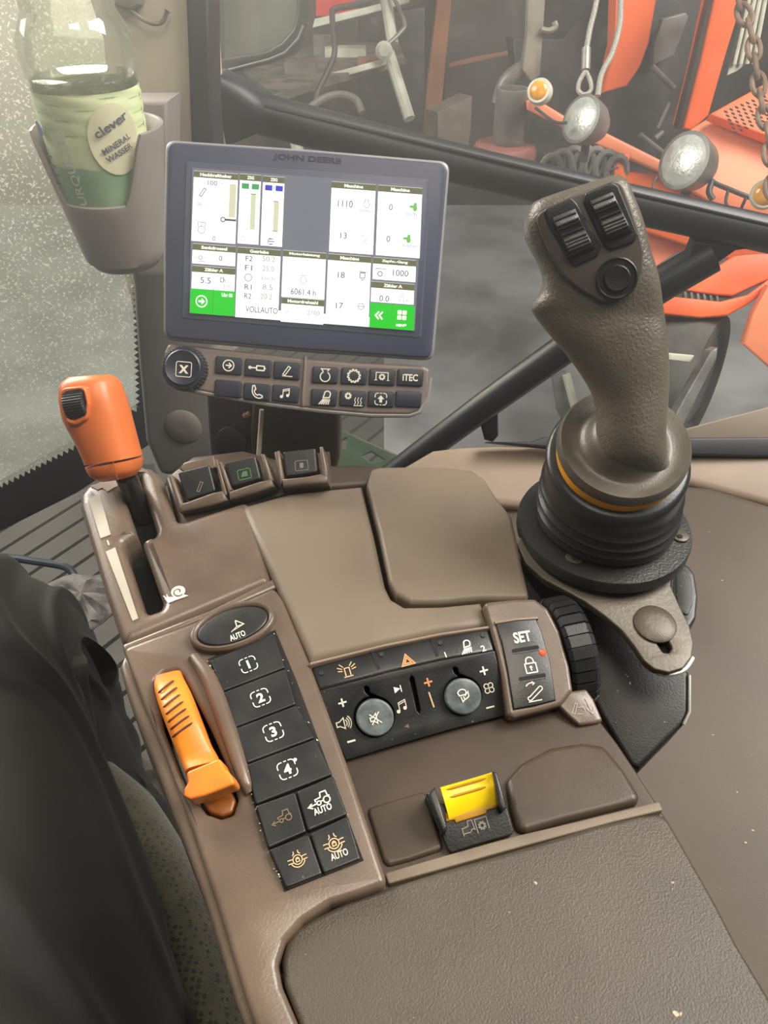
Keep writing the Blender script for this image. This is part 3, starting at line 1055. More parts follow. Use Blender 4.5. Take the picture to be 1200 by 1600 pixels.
obj('indicator_lamp', lathe(SFm.at((848, 1020), 0.001), SFm.z, [(0.0018, 0), (0.0018, 0.0008), (0.001, 0.0014)], 14), emis('orange_led', (255, 90, 24), 1.1), sp_)
TBP = Fr(SFm.at((880, 1102), -0.004), tilt(72, 8))
tab = obj('lower_tab', prism(TBP, [(870, 1080), (896, 1079), (916, 1076), (928, 1092), (943, 1127), (930, 1130), (905, 1133), (888, 1118), (872, 1102)], 0.0, 0.008, 0.0015, r=0.002), BROWNG, con)
symbol(TBP, (900, 1107), (10, 1), 18, [[(-.35, -.45), (-.05, .5), (.12, .42), (-.1, -.5), (-.35, -.45)], [(.1, -.45), (.6, -.42)], [(.2, .1), (.55, .2), (.8, -.05)]], MARKG, tab, .05, h=0.0004, name='hitch_symbol')
symbol(TBP, (922, 1103), (10, 1), 24, [[(-.3, .5), (.15, -.5)], [(-.25, -.2), (.15, -.5), (.25, -.1)]], MARKG, tab, .05, h=0.0004, name='arrow_symbol')

# --- knurled thumb wheel, axle across the console
axd = (SFm.at((940, 1010)) - SFm.at((840, 1030))).normalized()
wc = W(902, 996, (SFm.at((893, 1008)) - CAM).dot(FWD)) - SFm.z * 0.029 + axd * 0.001
rings = []
NT = 30
for (rr, hh) in ((0.010, -0.0078), (0.029, -0.0078), (0.0312, -0.0062), (0.0315, 0.005), (0.0295, 0.0078), (0.010, 0.0078)):
    ring = []
    wfr = Fr(wc, axd, Vector((0, 0, 1)))
    for i in range(NT):
        for f_, k in ((0.0, 1), (0.80, 1), (0.83, .955), (0.97, .955)):
            a = 2 * pi * (i + f_) / NT
            kk = k if rr > 0.02 else 1
            ring.append(wfr.w(rr * kk * cos(a), rr * kk * sin(a), hh))
    rings.append(ring)
obj('thumb_wheel', bridge(rings), BLACKP, con, 25)
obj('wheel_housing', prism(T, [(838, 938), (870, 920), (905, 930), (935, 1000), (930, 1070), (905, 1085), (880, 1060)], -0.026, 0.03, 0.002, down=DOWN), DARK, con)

# --- ledge below the dials
le = (DFc.at((793, 1117)) - DFc.at((541, 1188))).normalized()
ln_ = Vector((0, 0, 1)) - le * le.z
ln_ = Matrix.Rotation(R(3), 3, le) @ ln_.normalized()
LF = Fr(DFc.at((660, 1155)) - Vector((0, 0, 0.003)), ln_)
obj('ledge', prism(LF, [(520, 1160), (660, 1120), (800, 1090), (890, 1075), (930, 1115), (965, 1160), (1000, 1212), (1032, 1262), (1043, 1280), (1046, 1296), (800, 1350), (592, 1412), (590, 1385), (560, 1270)], 0.0, 0.05, 0.006, down=DOWN, r=0.004), BROWND, con, wn=True)
obj('raised_pad', prism(LF, [(790, 1218), (815, 1190), (860, 1166), (910, 1158), (944, 1163), (975, 1200), (1001, 1243), (996, 1254), (960, 1263), (880, 1283), (822, 1300), (806, 1295), (796, 1262)], 0.004, 0.008, 0.0035, r=0.004), BROWND, con, wn=True)
obj('recess_pad', prism(LF, [(572, 1262), (664, 1234), (694, 1326), (640, 1344), (606, 1353), (598, 1345)], 0.002, 0.006, 0.002, r=0.003), BROWND, con, wn=True)
obj('cross_lip', prism(LF, [(601, 1364), (690, 1338), (800, 1307), (900, 1284), (1030, 1252), (1036, 1266), (960, 1284), (800, 1327), (690, 1358), (607, 1381)], 0.0045, 0.01, 0.002, r=0.001), BROWN, con)

# ------------------------------------------------------------------ yellow take-off switch in its black cradle
sw = thing('takeoff_switch', LF.at((735, 1290)), 'yellow paddle switch in a black cradle on the ledge above the armrest pad', 'switch')
YF = Fr(LF.at((735, 1285), 0.004), tilt(66, -6))
obj('cradle', prism(YF, [(664, 1246), (690, 1256), (778, 1232), (774, 1206), (786, 1240), (803, 1298), (800, 1304), (740, 1321), (706, 1333), (700, 1328)], 0.004, 0.022, 0.003), HOUSE, sw)
for q in ([(666, 1240), (680, 1230), (699, 1290), (697, 1300), (690, 1302)], [(770, 1205), (777, 1207), (792, 1262), (786, 1268), (779, 1256)]):
    obj('cheek', prism(YF, q, 0.013, 0.03, 0.0015), BLACKP, sw)
ya, yb = (684, 1234), (770, 1209)
yc, yd = (697, 1282), (777, 1254)
YX = (YF.at(yb) - YF.at(ya)).normalized()
rings = []
prof = [(0.001, 0.006), (0.002, 0.0100), (0.0045, 0.0094), (0.0065, 0.0098), (0.008, 0.0095), (0.0125, 0.0080), (0.0160, 0.0045), (0.0155, 0.001), (0.004, 0.001)]
O = YF.at((688, 1236), 0.0)
wy = (YF.at((768, 1212)) - YF.at((688, 1236))).length
Yd = YF.z.cross(YX)
Yd = Yd if Yd.y < 0 else -Yd
for i in range(11):
    t = i / 10
    e = 4 * (t - .5) ** 2
    rings.append([O + YX * (wy * t) + Yd * (a - 0.002) + YF.z * (h_ * (0.86 + 0.14 * e) + 0.0) for a, h_ in prof])
obj('paddle', bridge(rings), YELLOW, sw, 40)
for (t0, t1, a, h_) in ((.1, .85, 0.0030, 0.0096), (.12, .8, 0.0066, 0.0094)):
    ln = [O + YX * (wy * (t0 + (t1 - t0) * i / 8)) + Yd * (a - 0.002) + YF.z * (h_ * (0.86 + 0.14 * 4 * (t0 + (t1 - t0) * i / 8 - .5) ** 2) + 0.0006) for i in range(9)]
    obj('groove', tube(ln, [0.0002] + [0.0006] * 7 + [0.0002], 6), YELLOWD, sw)
obj('amber_base', prism(YF, [(695, 1270), (776, 1247), (777, 1261), (761, 1266), (760, 1271), (712, 1286), (710, 1281), (697, 1284)], 0.0052, 0.004, 0.0005), YELLOWD, sw)
ps = [[(-.9, -.4), (-.9, .1), (-.45, .16), (-.4, .5), (-.1, .5), (-.05, -.1)], arc(-.16, -.25, .16, 20, 170, 8), [(-.85, -.25), (-.35, -.25)], [(.1, -.45), (.1, .45), (.95, .45), (.95, -.35)]]
ps2 = [(x + .52, y - .05) for x, y in gear(.15, .26, 8)]
symbol(YF, (742, 1292), (100, -30), 22, ps + [ps2], GREYP, sw, .08, h=0.0046, name='takeoff_symbol')

# ------------------------------------------------------------------ orange speed lever
sl = thing('speed_lever', T.at((205, 775), -0.02), 'big orange lever knob with a black thumb wheel rising from the console slot', 'lever')
KFr = Fr(W(165, 690, 0.455), tilt(28, -8))
ksec = [((112, 589), (168, 585), 0.010, 2.6), ((102, 600), (180, 594), 0.014, 2.8), ((101, 618), (188, 614), 0.0165, 2.8), ((104, 640), (195, 636), 0.017, 2.8), ((108, 658), (201, 656), 0.0172, 2.6), ((121, 684), (208, 680), 0.0170, 2.4), ((133, 709), (214, 702), 0.0165, 2.4), ((139, 724), (217, 712), 0.0162, 2.4)]
obj('knob', loft(KFr, ksec, 40, 5), ORANGE, sl, 60)
bsec = [((140, 728), (218, 715), 0.0162, 2.4), ((143, 735), (218, 722), 0.0160, 2.4), ((149, 744), (216, 733), 0.0145, 2.4), ((162, 751), (208, 744), 0.010, 2.4)]
obj('knob_collar', loft(KFr, bsec, 40, 4), ORANGE, sl, 60)
obj('collar_seam', tube([KFr.at(p, 0.0163) for p in ((176, 720), (180, 736), (184, 750))], 0.0003, 6), ORANGED, sl)
WFm = KFr.up(0.0135)
obj('wheel_surround', holed(WFm, rounded([WFm.loc(p) for p in ((101, 606), (141, 602), (147, 630), (144, 654), (126, 664), (111, 660))], 0.004), [rounded([WFm.loc(p) for p in ((107, 613), (138, 608), (142, 630), (139, 648), (124, 656), (114, 654))], 0.003)], 0.0060, 0.012, 0.0012, px=False), ORANGE, sl)
# black knurled roller
ctr = WFm.at((124, 630), 0.0005)
ax = (WFm.at((142, 629)) - WFm.at((108, 634))).normalized()
rf = Fr(ctr, ax, KFr.z)
rings = []
for hh, rk in ((-.0062, .85), (-.0056, 1), (.0056, 1), (.0062, .85)):
    rings.append([rf.w(0.0090 * rk * (1 if k % 2 else .95) * cos(2 * pi * k / 72), 0.0090 * rk * (1 if k % 2 else .95) * sin(2 * pi * k / 72), hh) for k in range(72)])
obj('thumb_roller', bridge(rings), BLACKP, sl, 20)
obj('roller_rim', prism(WFm, [(104, 608), (120, 606), (140, 606), (120, 609), (106, 612)], 0.0042, 0.001, 0.0003), OFFW, sl)  # pale rim strip above the roller
obj('shaft', tube([KFr.at((196, 742), -0.004), T.at((210, 775), -0.004), T.at((226, 812), -0.022)], [0.0065, 0.0065, 0.006], 16), mat('dark_lever_shaft', (70, 66, 62), 0.28, metallic=0.6), sl)

# ------------------------------------------------------------------ orange rear hitch lever
hl = thing('hitch_lever', T.at((300, 1180), -0.02), 'long ribbed orange lever lying in a curved slot beside the numbered keys', 'lever')
hs = [((243, 1062), (284, 1052), 0.004, 4, -0.002), ((243, 1078), (290, 1066), 0.0075, 4, 0.000), ((248, 1100), (302, 1090), 0.010, 4, 0.002), ((256, 1124), (313, 1118), 0.0115, 4, 0.003), ((266, 1150), (323, 1144), 0.0115, 4, 0.003), ((276, 1176), (333, 1170), 0.010, 4, 0.002), ((285, 1198), (343, 1188), 0.009, 4, 0.001), ((292, 1214), (348, 1200), 0.009, 4, 0.002)]
obj('lever_arm', loft(T, hs, 32, 4), ORANGE2, hl, 50)
PT = Fr(T.at((325, 1225), 0.012), tilt(72, -14))
pts_ = [(290, 1206), (343, 1184), (351, 1200), (361, 1210), (368, 1224), (346, 1233), (320, 1243), (296, 1249), (286, 1244), (287, 1233), (293, 1222)]
obj('lever_paddle', prism(PT, pts_, 0.006, 0.011, 0.002, r=0.002), ORANGE2, hl, wn=True)
obj('lever_tail', prism(T, [(312, 1250), (360, 1232), (369, 1250), (363, 1270), (346, 1275), (328, 1269)], -0.001, 0.012, 0.004, r=0.003), ORANGED, hl)


def armtop(y):
    P_ = [((a[1] + b[1]) / 2, h + th) for a, b, th, e, h in hs]
    for (y0, h0), (y1, h1) in zip(P_, P_[1:]):
        if y <= y1:
            t = max(0, (y - y0) / (y1 - y0))
            return h0 + (h1 - h0) * t
    return P_[-1][1]


GRV = mat('groove_line_brown', (86, 40, 18), 0.6)  # dark brown for the thin strips over the grip grooves
for i in range(7):
    x0, y0 = 247 + i * 3.6, 1079 + i * 11.6
    ln = []
    for k in range(9):
        t = k / 8
        px_, py_ = x0 + (25 + i * 1.2) * t, y0 - (16 + i * .6) * t + 4 * (1 - t) ** 2
        # height of the arm surface along the arch
        hq = armtop(py_ + 17)
        ln.append(T.at((px_, py_), hq + 0.0005 - 0.0028 * (1 - min(1, t * 4)) ** 2))
    obj('grip_groove', tube(ln, [.0002] + [.0006] * 7 + [.0002], 6), GRV, hl)

# ------------------------------------------------------------------ three paddle switches at the head of the console
SWF = Fr(T.at((385, 770), 0.0), tilt(52, -4))


def paddle(label, q, cheeks, shelf, back, sym):
    t = thing('paddle_switch', T.at(((q[0][0] + q[2][0]) / 2, q[2][1] + 12), -0.01), label, 'switch', 'black paddle switches at the head of the console')
    if back:
        obj('cradle_back', prism(SWF, back, -0.006, 0.012, 0.0012), BROWNG, t)
    for c in cheeks:
        obj('cheek', prism(SWF, c, 0.008, 0.022, 0.0014), BROWNG, t)
    obj('shelf', prism(SWF, shelf, 0.0085, 0.020, 0.0016), BROWNG, t)
    p = obj('paddle', prism(SWF, q, 0.006, 0.012, 0.002, r=0.0015), BLACKP, t, wn=True)
    f = SWF.up(0.006)
    c = (sum(x for x, _ in q) / 4 + 2, sum(y for _, y in q) / 4 + 5)
    d = (q[1][0] - q[0][0], q[1][1] - q[0][1])
    sym(f, c, d, p)
    return t


def sym_h(f, c, d, p):
    symbol(f, (c[0] + 2, c[1] + 2), d, 20, HITCH, GREYP, p, .06, h=0.0003, name='hitch_symbol')


def sym_g(f, c, d, p):
    symbol(f, c, d, 20, [rrect(-.5, -.4, .5, .4, .1)], GRNP, p, .07, h=0.0003, name='cylinder_symbol', fills=[[(-.3, -.2), (.25, -.2), (.25, .22), (-.1, .22)]])


def sym_b(f, c, d, p):
    symbol(f, c, d, 20, [rrect(-.5, -.4, .5, .4, .1)], GREYP, p, .05, h=0.0003, name='cylinder_symbol', fills=[[(-.14, -.2), (.14, -.2), (.14, .22), (-.14, .22)]])


paddle('black paddle switch with a grey hitch mark, next to the orange lever knob', [(277, 738), (327, 726), (337, 767), (292, 781)],
       [[(261, 742), (268, 741), (287, 792), (280, 800)], [(336, 717), (340, 718), (355, 772), (349, 778)]],
       [(282, 786), (292, 784), (330, 770), (348, 766), (356, 782), (330, 790), (281, 801)], [(279, 732), (288, 722), (334, 712), (338, 730), (300, 745)], sym_h)
paddle('black paddle switch with a green mark, middle one of the three', [(350, 723), (399, 712), (408, 748), (362, 760)],
       [[(341, 722), (346, 721), (362, 765), (356, 770)], [(406, 708), (413, 709), (427, 750), (420, 757)]],
       [(357, 768), (372, 763), (405, 752), (424, 748), (428, 760), (400, 770), (358, 781)], None, sym_g)
paddle('black paddle switch with a grey mark, the one nearest the storage lid', [(441, 706), (493, 700), (497, 738), (446, 745)],
       [[(428, 706), (436, 703), (444, 750), (437, 758)], [(499, 698), (504, 697), (513, 740), (510, 752), (502, 745)]],
       [(440, 748), (480, 744), (500, 740), (512, 744), (513, 755), (480, 757), (442, 761)], None, sym_b)

# ------------------------------------------------------------------ armrest pad
AF = Fr(LF.at((800, 1330), 0.008), tilt(88, 0))
ap = thing('armrest_pad', AF.at((760, 1500), -0.03), 'dark brown padded armrest cushion in front of the yellow switch', 'armrest')
apo = [(440, 1500), (446, 1472), (462, 1450), (490, 1432), (540, 1408), (606, 1385), (690, 1359), (790, 1331), (926, 1290), (1000, 1271), (1026, 1268), (1043, 1276), (1074, 1330), (1117, 1405), (1152, 1473), (1193, 1541), (1300, 1720), (1340, 1800), (600, 1860), (520, 1740), (470, 1605), (444, 1540)]
obj('cushion', prism(AF, apo, 0.0, 0.035, 0.007, r=0.004, seg=4, down=DOWN), PAD, ap, wn=True)
obj('pad_base', prism(AF, [(470, 1470), (1010, 1290), (1140, 1500), (1200, 1620), (700, 1750), (520, 1600)], -0.036, 0.03, 0, down=DOWN), BLACKP, ap)

# ------------------------------------------------------------------ black side housing under the joystick
HF = Fr(T.at((950, 1050), -0.045), tilt(66, -22))
hb = thing('side_housing', HF.at((990, 1150), -0.03), 'dusty black plastic housing between the thumb wheel and the fender panel', 'housing')
obj('shell', prism(HF, [(800, 860), (870, 880), (960, 960), (1030, 1010), (1077, 1050), (1077, 1112), (1068, 1132), (1040, 1160), (1000, 1202), (985, 1196), (962, 1158), (938, 1118), (908, 1060), (880, 980), (820, 900)], 0.0, 0.05, 0.003), HOUSE, hb)
obj('worn_edge', tube([HF.at(p, 0.0) for p in ((1077, 1055), (1077, 1112), (1068, 1132))], 0.0009, 8), EDGE, hb)

# ================================================================== JOYSTICK
JB = Fr(T.at((942, 845), 0.004), tilt(88, 8))
joy = thing('joystick', JB.at((942, 850), -0.03), 'tall grey-brown joystick with two thumb switches on a ribbed black boot', 'joystick')
# bracket plate with its tongue
plate = [(808, 850), (822, 880), (850, 905), (890, 926), (915, 940), (945, 962), (972, 985), (990, 1008), (1006, 1032), (1022, 1045), (1045, 1051), (1068, 1044), (1081, 1026), (1084, 1004), (1078, 978), (1062, 946), (1048, 914), (1052, 892), (1068, 866), (1080, 836), (1060, 800), (900, 780), (830, 800)]
BRK = Fr(JB.at((940, 860), -0.006), tilt(78, 9))
hole = [(1022, 998), (1040, 993), (1050, 1012), (1046, 1020), (1036, 1019)]
obj('bracket_plate', holed(BRK, plate, [hole], 0.0, 0.005, 0.001, r=0.004, hr=0.0015), METAL, joy)
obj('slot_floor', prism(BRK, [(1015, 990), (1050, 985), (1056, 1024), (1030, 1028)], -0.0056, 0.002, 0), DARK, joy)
obj('plate_edge', tube(curve_pts([BRK.at(p, -0.0044) for p in ((812, 866), (850, 907), (890, 928), (945, 964), (972, 987), (990, 1010), (1006, 1034), (1022, 1047), (1045, 1053), (1068, 1046), (1081, 1028))], 4), 0.0018, 8), EDGE, joy)
obj('bolt_cap', lathe(BRK.at((1023, 976), 0.0), BRK.z, [(0.0115, 0), (0.0115, 0.0012), (0.0098, 0.0022), (0.004, 0.0028)], 36), METAL, joy)
# base ring
cj = JB.loc((943, 817))
rj = (JB.loc((1080, 842)) - JB.loc((806, 832))).length / 2
jc = JB.w(cj[0], cj[1], 0)
obj('base_ring', lathe(jc, JB.z, [(rj * .93, -0.0065), (rj, -0.006), (rj * 1.0, -0.001), (rj * .985, 0.001), (rj * .80, 0.002), (rj * .70, 0.002)], 64), RINGB, joy)
for p in ((898, 872), (1062, 838)):
    sc_ = obj('ring_screw', lathe(JB.at(p, 0.002), JB.z, [(0.0052, 0), (0.005, 0.001), (0.004, 0.0014)], 20), METAL, joy)
    obj('screw_socket', lathe(JB.at(p, 0.0036), JB.z, [(0.0018, 0), (0.0017, 0.0003)], 6), DARK, sc_)
# collar disc, leaning toward the driver and to the side
CF = Fr(W(975, 690, 0.400), tilt(66, -6))
cc = CF.loc((975, 694))
cw = CF.w(cc[0], cc[1], 0)
rc = (CF.loc((1081, 699)) - CF.loc((870, 685))).length / 2
top0, bot0 = cw - CF.z * 0.0125, jc + JB.z * 0.004
# ribbed boot between ring and collar
prof = []
nb = 5
rings = []
NB = 72
zr = JB.z
ribs = [(0.0, .77), (.02, .79), (.06, .785), (.09, .765), (.12, .765), (.19, .775), (.22, .805), (.25, .775), (.28, .755), (.36, .765), (.39, .795), (.42, .76), (.45, .74), (.54, .752), (.57, .778), (.60, .75), (.63, .735), (.80, .745), (.93, .755), (.97, .745), (1.0, .70)]
for t, k in ribs:
    c_ = bot0.lerp(top0, t)
    ax_ = JB.z.lerp(CF.z, t).normalized()
    f_ = Fr(c_, ax_)
    rr = rj * k * (1 - .0 * t)
    rings.append([f_.w(rr * cos(2 * pi * i / NB), rr * sin(2 * pi * i / NB)) for i in range(NB)])
obj('boot', bridge(rings), RUBBER, joy, 50)
obj('amber_band', lathe(cw - CF.z * 0.0125, CF.z, [(rc * .85, -0.002), (rc * .955, -0.001), (rc * .965, 0.007), (rc * .8, 0.008)], 64), AMBER, joy)
COLM = mat('collar_rubber', (90, 84, 73), .36, (78, 72, 61), 40, .10, 900)
obj('collar', lathe(cw, CF.z, [(rc * .84, -0.0085), (rc * .96, -0.0065), (rc * 1.0, -0.003), (rc * .995, 0.0), (rc * .95, 0.0025), (rc * .86, 0.0015), (rc * .72, 0.0), (rc * .65, 0.001), (rc * .58, 0.0035), (rc * .53, 0.0075), (rc * .46, 0.011), (rc * .3, 0.012)], 72), COLM, joy, 60)
# grip
GF = Fr(cw + CF.z * 0.010, tilt(24, -8))
gs = [((840, 314), (966, 274), 0.010, 3.0), ((829, 322), (979, 286), 0.0150, 3.6), ((820, 344), (988, 312), 0.0175, 4.0), ((819, 366), (997, 334), 0.0180, 4.0), ((828, 388), (1005, 360), 0.0180, 4.0), ((842, 414), (1013, 392), 0.0180, 3.8), ((848, 438), (1024, 424), 0.0178, 3.4),
      ((844, 456), (1030, 450), 0.0172, 3.0), ((831, 476), (1034, 474), 0.0165, 2.7), ((834, 492), (1037, 492), 0.0160, 2.5), ((859, 524), (1041, 520), 0.0165, 2.4), ((886, 556), (1044, 553), 0.0165, 2.2), ((911, 592), (1045, 590), 0.0160, 2.1), ((926, 620), (1044, 618), 0.0160, 2.0),
      ((931, 646), (1042, 645), 0.0165, 2.0), ((931, 676), (1040, 676), 0.0170, 2.0), ((929, 704), (1043, 706), 0.0180, 2.0, -.003), ((926, 722), (1047, 725), 0.0178, 2.0, -.010), ((922, 736), (1051, 740), 0.017, 2.0, -.020)]
obj('grip', loft(GF, gs, 56, 5), GRIP, joy, 60)
FF = GF.up(0.0178)
face = [(836, 336), (893, 306), (962, 281), (973, 288), (985, 318), (998, 360), (1006, 392), (1004, 424), (990, 450), (968, 470), (940, 472), (905, 452), (880, 430), (860, 398), (846, 366)]
fp = obj('face_plate', prism(FF, face, 0.0012, 0.006, 0.001, r=0.004), GRIPFACE, joy)
for q in ([(848, 328), (892, 308), (902, 318), (940, 386), (934, 400), (900, 416), (893, 412), (858, 352)], [(914, 302), (956, 284), (966, 290), (997, 366), (992, 378), (955, 391), (944, 384), (912, 316)]):
    rk = obj('thumb_switch', prism(FF, q, 0.0026, 0.004, 0.0008, r=0.002), BLACKP, joy)
    c0 = Vector((sum(p[0] for p in q) / len(q), sum(p[1] for p in q) / len(q)))
    # rocker, hollowed in the middle, with its ribs
    a_ = Vector((q[3][0] - q[1][0], q[3][1] - q[1][1])).normalized()
    b_ = Vector((-a_[1], a_[0]))
    b_ = b_ if b_[0] > 0 else -b_
    b_ = Vector((.93, -.37))
    a_ = Vector((.44, .90))
    st = [(-44, .0032), (-36, .0042), (-26, .0052), (-14, .0042), (0, .0036), (12, .0044), (24, .0062), (32, .0062), (40, .0040), (44, .0028)]
    rings = []
    for s_, h_ in st:
        m_ = c0 + a_ * (s_ * .80)
        L_, R_ = m_ - b_ * 20, m_ + b_ * 20
        rings.append([FF.at(L_, .002), FF.at(L_, h_ - .0006), FF.at(L_ + b_ * 2, h_), FF.at(R_ - b_ * 2, h_), FF.at(R_, h_ - .0006), FF.at(R_, .002)])
    pad_ = obj('rocker', bridge(rings), BLACKP, rk, 40)
    for s_, h_ in ((-36, .0042), (-24, .0051), (-18, .0046), (-4, .0038), (10, .0043), (17, .0051), (23, .0061), (29, .0063), (35, .0053)):
        m_ = c0 + a_ * (s_ * .80)
        obj('rib', tube([FF.at(m_ - b_ * 18, h_), FF.at(m_ + b_ * 18, h_)], .0006, 6), BLACKP, rk)
cb = FF.loc((964, 435), .002)
obj('round_button', lathe(FF.w(cb[0], cb[1], .0012), FF.z, [(.0094, 0), (.0094, .0012), (.0088, .0018), (.0080, .0012), (.0062, .0012), (.0058, .0024), (.0054, .0027), (.002, .0023)], 40), BLACKP, joy)

# black rubber cover on the side wall panel behind the tongue
cv = thing('rubber_plug', GP.at((1075, 960)), 'black rounded rubber cover on the fender panel behind the joystick bracket', 'cover')
obj('cover', prism(GP, [(1050, 880), (1074, 880), (1086, 896), (1091, 930), (1088, 965), (1076, 984), (1060, 975), (1046, 930)], 0.018, 0.03, 0.006, r=0.008), BLACKP, cv)
obj('cover_inset', prism(GP, [(1056, 890), (1070, 888), (1080, 906), (1082, 944), (1074, 964), (1058, 950)], 0.0195, 0.004, 0.001, r=0.006), HOUSE, cv)

# ================================================================== MONITOR
M = Fr(W(478, 390, 0.5), tilt(29, 0))
mo = thing('monitor', M.at((478, 540), -0.02), 'touch monitor with glare-tinted slate bezel and a bright white and green display', 'monitor')
hsg = [(257, 217), (480, 232), (704, 251), (690, 420), (678, 564), (460, 549), (254, 531), (254, 380)]
obj('housing', prism(M, hsg, -0.004, 0.030, 0.003, r=[.007, 0, .007, 0, .007, 0, .007, 0]), BEZELRIM, mo)
fin = [(261, 221), (480, 236), (700, 255), (686, 420), (674, 560), (460, 545), (258, 527), (258, 380)]
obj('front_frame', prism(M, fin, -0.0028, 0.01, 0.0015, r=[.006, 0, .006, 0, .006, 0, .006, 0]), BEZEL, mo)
inset = [(290, 252), (672, 280), (658, 528), (284, 497)]
obj('screen_recess', prism(M, inset, -0.0024, 0.004, 0.0004, r=.002), mat('recess_glare_tint', (78, 84, 104), 0.4), mo)  # recess colour carries the same glare tint
text(M, (480, 249), (357, 27), 11, 'JOHN DEERE', mat('dim_lettering', (50, 54, 72), 0.5), mo, 106, h=-0.0026, bold=0.03)
scr = [(300, 262), (661, 290), (648, 517), (296, 489)]
sc = obj('screen', prism(M, scr, -0.0018, 0.002, 0.0002), emis('screen_grey', (132, 134, 146), 0.8), mo, 0)
EW = emis('screen_white', (255, 255, 255), 1.35)
EH = emis('screen_header', (112, 112, 72), 0.9)
EG = emis('screen_green', (10, 214, 22), 1.0)
EK = emis('screen_ink', (70, 72, 66), 0.8)
EKL = emis('screen_faint_ink', (165, 165, 160), 1.0)
EY = emis('screen_pale_bar', (226, 224, 186), 1.0)
EG2 = emis('screen_swatch_green', (64, 176, 96), 0.9)
EB2 = emis('screen_swatch_blue', (48, 56, 214), 0.9)
ETX = emis('screen_title', (250, 250, 235), 1.2)
ER = emis('screen_tractor_green', (120, 200, 80), 1.0)


def cp(x, y):
    return (240 + x * .4, 200 + y * .4)


SDIR = (357, 27)


def tile(x0, y0, x1, y1, sk=0.075, dk=0.0):
    """panel of the display, in the sheared screen axes"""
    return [cp(x0, y0), cp(x1, y0 + (x1 - x0) * sk), cp(x1 - (y1 - y0) * .04, y1 + (x1 - x0) * sk), cp(x0 - (y1 - y0) * .04, y1)]


def pane(name, q, m, h=-0.0014):
    return obj(name, prism(M, q, h, 0.0003, 0), m, sc, 0)


def stx(x, y, hgt, body, w_=None, m=EK, h=-0.0009, bold=0.0):
    return text(M, cp(x, y), SDIR, hgt, body, m, sc, w_, h, bold)


tiles = [((158, 195), (322, 0), 440, 'Heckkraftheber', 165), ((340, 208), (82, 0), 452, 'ZSG', 0), ((429, 214), (82, 0), 460, 'ZSG', 0)]
for (x0, y0, w_, h_, ttl) in ((158, 166, 172, 274, 'Heckkraftheber'), (338, 178, 82, 272, 'ZSG'), (428, 186, 84, 272, 'ZSG'), (696, 208, 172, 274, 'Maschine'), (878, 222, 172, 274, 'Maschine'),
                               (153, 450, 168, 78, 'Senkdrossel'), (151, 536, 168, 92, 'Zähler A'), (329, 464, 168, 250, 'Getriebe'), (506, 476, 168, 182, 'Motorleistung'), (500, 660, 166, 96, 'Motordrehzahl'), (682, 490, 168, 272, 'Maschine'), (858, 504, 168, 86, 'Zapfw.-Gang'), (851, 598, 168, 80, 'Zähler A')):
    pane('display_tile', tile(x0, y0, x0 + w_, y0 + h_), EW)
    pane('tile_header', tile(x0, y0 + 1, x0 + w_, y0 + 25), EH, -0.0012)
    stx(x0 + w_ / 2, y0 + 13 + w_ * .0375, 5, ttl, min(w_ * .4 * .72, len(ttl) * 3.7), ETX, bold=.05)
# the white strip under the bottom row
pane('display_tile', tile(320, 700, 844, 738), EW, -0.00135)
# green soft keys
pane('soft_key', tile(145, 626, 318, 722), EG, -0.0011)
pane('soft_key', tile(846, 682, 1020, 778), EG, -0.0011)
symbol(M, cp(187, 677), SDIR, 20, [(.1, CIRC)], ETX, sc, h=-0.0009, fills=[[(-.25, -.08), (0, -.08), (0, -.26), (.28, 0), (0, .26), (0, .08), (-.25, .08)]])
stx(287, 653, 6, 'Uhr: 00', 17, ETX, bold=.05)
symbol(M, cp(880, 732), SDIR, 13, [(.2, [(.0, .45), (-.4, 0), (.0, -.45)]), (.2, [(.45, .45), (.05, 0), (.45, -.45)])], ETX, sc, h=-0.0009)
symbol(M, cp(970, 731), SDIR, 15, [], ETX, sc, h=-0.0009, fills=[rrect(a, b, a + .44, b + .44, .08, 2)[:-1] for a in (-.48, .04) for b in (-.48, .04)])
stx(967, 770, 5, 'MENÜ', 16, ETX, bold=.06)
for q in (([232, 628], [232, 722]), ([930, 690], [930, 735])):
    symbol(M, cp(q[0][0], (q[0][1] + q[1][1]) / 2), SDIR, (q[1][1] - q[0][1]) * .4, [(.025, [(0, .5), (0, -.5)])], emis('key_seam' + str(q[0][0]), (60, 160, 60), 1), sc, h=-0.0009)
stx(230, 215, 7, '100', 15)
stx(236, 432, 7, '0', None)
stx(190, 297, 6, '36---', 16, EKL)
symbol(M, cp(192, 250), SDIR, 17, HITCH, EK, sc, .06, h=-0.0009)
symbol(M, cp(187, 390), SDIR, 14, [arc(0, -.2, .4, 0, 360, 14), [(-.4, .1), (-.4, .6), (.4, .6), (.4, .1)], [(0, .1), (0, .6)]], EKL, sc, .07, h=-0.0009)
pane('level_bar', tile(298, 218, 323, 348), EY, -0.0011)
symbol(M, cp(292, 359), SDIR, 24, [(.12, [(-.2, 0), (.5, 0)]), (.06, arc(-.35, 0, .14, 0, 360, 10))], EK, sc, h=-0.0009)
for x, m_ in ((345, EG2), (384, EG2), (436, EB2), (477, EB2)):
    yy = 215 + (x - 345) * .075
    pane('swatch', tile(x, yy, x + 28, yy + 21), m_, -0.0011)
symbol(M, cp(470, 235), SDIR, 6, [(.15, [(0, .5), (0, -.5)])], EB2, sc, h=-0.0009)
pane('level_bar', tile(381, 258, 400, 396), EY, -0.0011)
pane('level_bar', tile(470, 288, 490, 402), EY, -0.0011)
